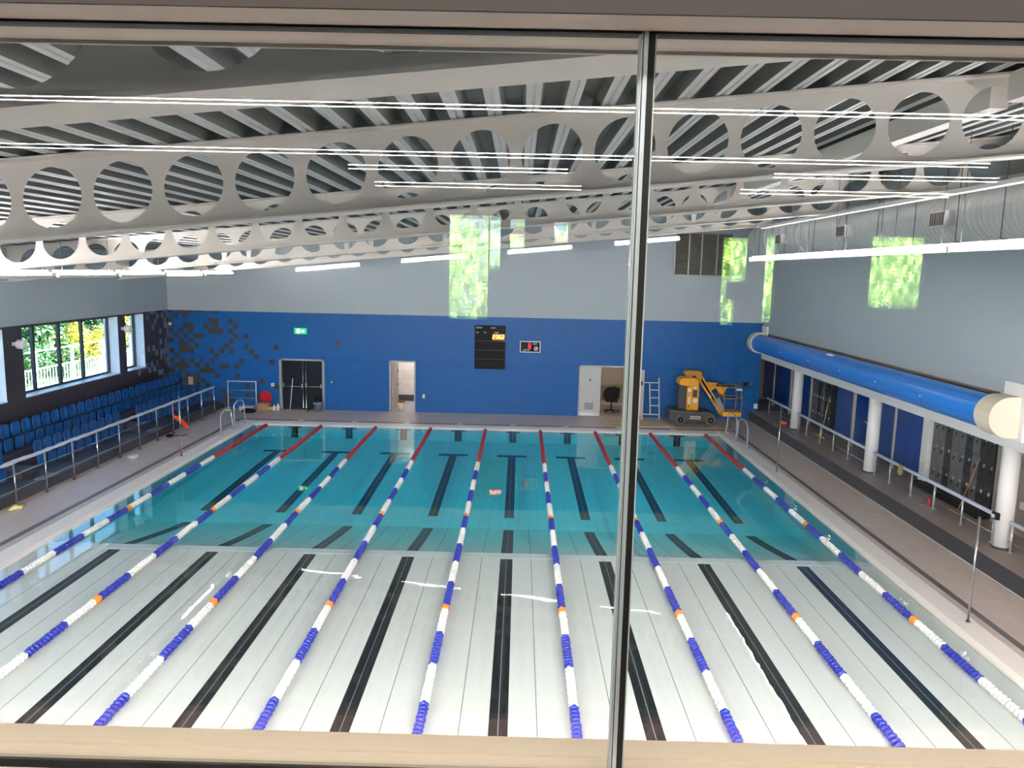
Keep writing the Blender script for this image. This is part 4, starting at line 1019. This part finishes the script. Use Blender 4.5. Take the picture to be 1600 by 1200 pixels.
mb = MB(); mb.box(-9,11,-1.336,-1.331,GZ1,7.05); struct(mb.build('trim_9', mat('header_face_shade',(56,50,46),.6), recenter=False), 'brown grey face of the window head, darkened as its less lit side', 'trim')  # sheet whose dark tone stands for the weaker light on this face
# gallery room behind the camera, seen only as reflections
mb = MB(); GB = -14.0
gw = [(-.155,.56,4.93,6.75),(.58,.775,5.85,6.75),(.95,1.21,6.57,6.7),(.95,1.21,6.19,6.43),(1.74,2.0,6.35,6.66),(4.79,5.27,4.93,6.45),(5.56,5.77,5.0,6.5),(7.45,8.46,5.3,6.52)]
us = [-9,11]+[g_[i] for g_ in gw for i in (0,1)]; vs = [4.0,7.1]+[g_[i] for g_ in gw for i in (2,3)]
holed(mb, us, vs, gw, GB, GB-.2, lambda u,v,w: (u,w,v), lambda u,v: 0, 0)
struct(mb.build('wall_gallery', GALW, recenter=False), 'gallery back wall with windows', 'wall')
mb = MB(); mb.box(-9,11,GB-.2,-1.33,4.0,4.1); struct(mb.build('floor_gallery', GALF, recenter=False), 'gallery floor', 'floor')
mb = MB(); mb.box(-9,11,GB-.2,-1.33,7.05,7.2); struct(mb.build('ceiling_gallery', GALW, recenter=False), 'gallery ceiling', 'ceiling')
mb = MB(); mb.box(-9.2,-9,GB-.2,-1.33,4,7.2); mb.box(11,11.2,GB-.2,-1.33,4,7.2); struct(mb.build('wall_gallery_side', GALW, recenter=False), 'gallery side walls', 'wall')
for k, (x0, x1, y) in enumerate(((-8,9.5,-6.0),(-8,6.1,-8.4),(-.97,1.7,-9.55),(4.2,6.9,-9.55),(-.98,2.0,-11.35),(4.3,7.3,-11.35),(-6,-1,-2.25),(-.6,3.4,-2.25),(3.8,8,-2.25))):
    m = MB(); hw = .004 if k < 6 else .06; m.box(x0,x1,y-hw,y+hw,6.994 if k < 6 else 6.98,7.0); m.box(x0,x1,y-hw,y+hw,7.0,7.05,1)  # wide overhead rows are unseen, added to light sill and window head
    tag(m.build('gallery_light', [TUBEG if k < 6 else GALFILL, GALW]), 'gallery ceiling light, thin ones mirrored, wide ones added, row '+ORD[k]+' behind the viewer', 'light')

for k, (x, y) in enumerate(((4.45,-10.9),(6.1,-11.2))):
    rt = thing('exercise_machine', 'dark exercise machine in the gallery, mirrored in the right pane, '+('nearer' if k == 0 else 'farther')+' one', 'exercise machine', (x,y,4.1))
    m = MB(); m.box(x-.35,x+.35,y-.9,y+.7,4.1,4.28); m.build('running_deck', BLACK, rt)
    for sx in (-.3,.3):
        m = MB(); m.tube([(x+sx,y-.6,4.25),(x+sx,y-.7,5.35),(x+sx,y-.3,5.2)],.03,8); m.build('side_rail', DGREY, rt)
    m = MB(); m.box(x-.06,x+.06,y-.75,y-.65,4.28,5.45); m.build('column', BLACK, rt)
    m = MB(); m.box(x-.2,x+.2,y-.74,y-.66,5.42,5.72); m.build('console', BLACK, rt, bevel=.02)
# ------------------------------------------------------------------ outdoors
mb = MB(); mb.box(-18.4,-13.36,-20,110,.4,.68); mb.box(-90,-18.4,-20,140,.35,.6,1); struct(mb.build('ground_terrace', [GROUND, GRASS], recenter=False), 'pale terrace outside the left windows', 'ground')
mb = MB(); mb.box(-60,60,-90,-14.4,-.3,0); struct(mb.build('ground_lawn', GRASS, recenter=False), 'lawn behind the gallery', 'ground')
rt = thing('terrace_fence', 'white bar fence on the terrace outside the left windows', 'fence', (-18,28,.68))
m = MB()
for z in (.76,1.5,2.2): m.box(-18.03,-17.97,10,60,z-.02,z+.02)
y = 10
while y < 60: m.box(-18.015,-17.985,y-.014,y+.014,.76,1.5); y += .2
m.build('bars', FENCEW, rt)
y = 10
while y < 60:
    p_ = MB(); p_.box(-18.05,-17.95,y-.05,y+.05,.66,2.22); p_.build('fence_post', FENCEW, rt); y += 2.5
def tree(name, label, c, rad, n, ls, m_, trunk=True, squash=(1,1,1)):
    rt = thing(name, label, 'tree' if trunk else 'bush', (c[0],c[1],c[2]-rad*squash[2]))
    m = MB(); rs = random.Random(hash((c[0],c[1])) & 0xffff)
    lob = [(Vector((rs.gauss(0,.45),rs.gauss(0,.45),rs.gauss(0,.4)))*rad, rad*rs.uniform(.35,.6)) for _ in range(12)]
    for _ in range(n):
        o_, lr = rs.choice(lob); d_ = Vector((rs.gauss(0,1),rs.gauss(0,1),rs.gauss(0,1))).normalized()
        p_ = o_+d_*lr*rs.uniform(.7,1.02); p_ = Vector((p_.x*squash[0],p_.y*squash[1],p_.z*squash[2]))+Vector(c)
        a = Vector((rs.gauss(0,1),rs.gauss(0,1),rs.gauss(0,.6))).normalized(); b_ = a.cross(d_+Vector((.01,0,.3))).normalized(); s = ls*rs.uniform(.6,1.3)
        m.quad(p_-a*s-b_*s*.5, p_+a*s*.2-b_*s*.6, p_+a*s+b_*s*.4, p_-a*s*.2+b_*s*.6)
    m.build('crown' if trunk else 'foliage', m_, rt)
    m = MB(); m.tube([(c[0],c[1],c[2]-rad*squash[2]-1),(c[0]+.1,c[1],c[2])],[.18 if trunk else .05,.1 if trunk else .03],8); m.build('trunk' if trunk else 'stem', BARK, rt)
k = 0
for (x, y, z, r_) in ((-22.6,31.5,2.0,2.3),(-23,35.2,2.1,2.4),(-24.5,39.5,2.4,2.6),(-25,44,2.5,2.6),(-24,49,2.4,2.5),(-23,28,2.0,2.2),(-24,54,2.5,2.6),(-23.5,60,2.5,2.7)):
    tree('broad_tree', 'dark green leafy tree outside the left windows, '+ORD[k]+' along the fence', (x,y,z), r_, 4200, .13, LEAFG); k += 1
for q, (x, y) in enumerate(((-19.8,27.2),(-19.8,29.6),(-19.9,32))):
    tree('low_bush', 'low green bush behind the terrace fence, '+ORD[q]+' from the left', (x,y,1.3), .95, 1800, .07, LEAFG, False, (1,1.4,.9))
tree('gorse_bush', 'yellow flowering gorse bush outside the wide left window', (-20.4,34.6,1.85), 1.05, 2600, .06, LEAFY, False, (.9,1.3,.95))
tree('gorse_bush', 'second yellow flowering bush, further right outside the wide window', (-20.6,37.6,2.0), 1.2, 2600, .065, LEAFY, False, (.9,1.4,.95))
for k, (x, y, z, r_) in enumerate(((0,-24,6,4),(5.5,-25,5.2,4),(9.5,-24,5.4,4),(-4,-27,5,4),(14,-26,5,4))):
    tree('garden_tree', 'light green tree outside the gallery windows, '+ORD[k]+' of the row', (x,y,z), r_, 9000, .11, LEAFL)

# ------------------------------------------------------------------ sun, sky, camera
w = bpy.data.worlds.new('World'); S.world = w; w.use_nodes = True; nt = w.node_tree
sky = N(nt, 'ShaderNodeTexSky'); sky.sky_type = 'HOSEK_WILKIE'; sky.turbidity = 3.0; sky.sun_direction = Vector((.78,.22,.58)).normalized()
nt.links.new(sky.outputs[0], nt.nodes['Background'].inputs[0]); nt.nodes['Background'].inputs[1].default_value = 8.5
l = bpy.data.lights.new('sun', 'SUN'); l.energy = 42.; l.angle = .01; l.color = (1,.96,.88); so = bpy.data.objects.new('sun', l); COL.objects.link(so)
so.rotation_euler = Vector((.78,.22,.58)).to_track_quat('Z','Y').to_euler()

cam = bpy.data.cameras.new('camera'); co = bpy.data.objects.new('camera', cam); COL.objects.link(co)
yaw, pit, rol = -.00822127, .145609, -.0219723
f = Vector((math.sin(yaw)*math.cos(pit), math.cos(yaw)*math.cos(pit), -math.sin(pit))); r0 = Vector((math.cos(yaw), -math.sin(yaw), 0)); d0 = f.cross(r0)
c_, s_ = math.cos(rol), math.sin(rol); rgt = c_*r0+s_*d0; dwn = -s_*r0+c_*d0
M = Matrix((rgt, -dwn, -f)).transposed().to_4x4(); M.translation = Vector((1.15771,-2.5447,5.75939)); co.matrix_world = M
cam.sensor_fit = 'HORIZONTAL'; cam.sensor_width = 36; cam.lens = 1200.128/1600*36; cam.clip_start = .05; cam.clip_end = 300
S.camera = co
S.view_settings.view_transform = 'Standard'; S.view_settings.look = 'None'; S.view_settings.gamma = 1; S.view_settings.use_curve_mapping = False
S.view_settings.exposure = 1.86
cy = S.cycles
cy.max_bounces = 9; cy.diffuse_bounces = 4; cy.glossy_bounces = 4; cy.transmission_bounces = 4; cy.transparent_max_bounces = 16
cy.use_denoising = True; cy.sample_clamp_indirect = 4.; cy.caustics_reflective = False; cy.caustics_refractive = False
cy.use_adaptive_sampling = True; cy.adaptive_threshold = .015
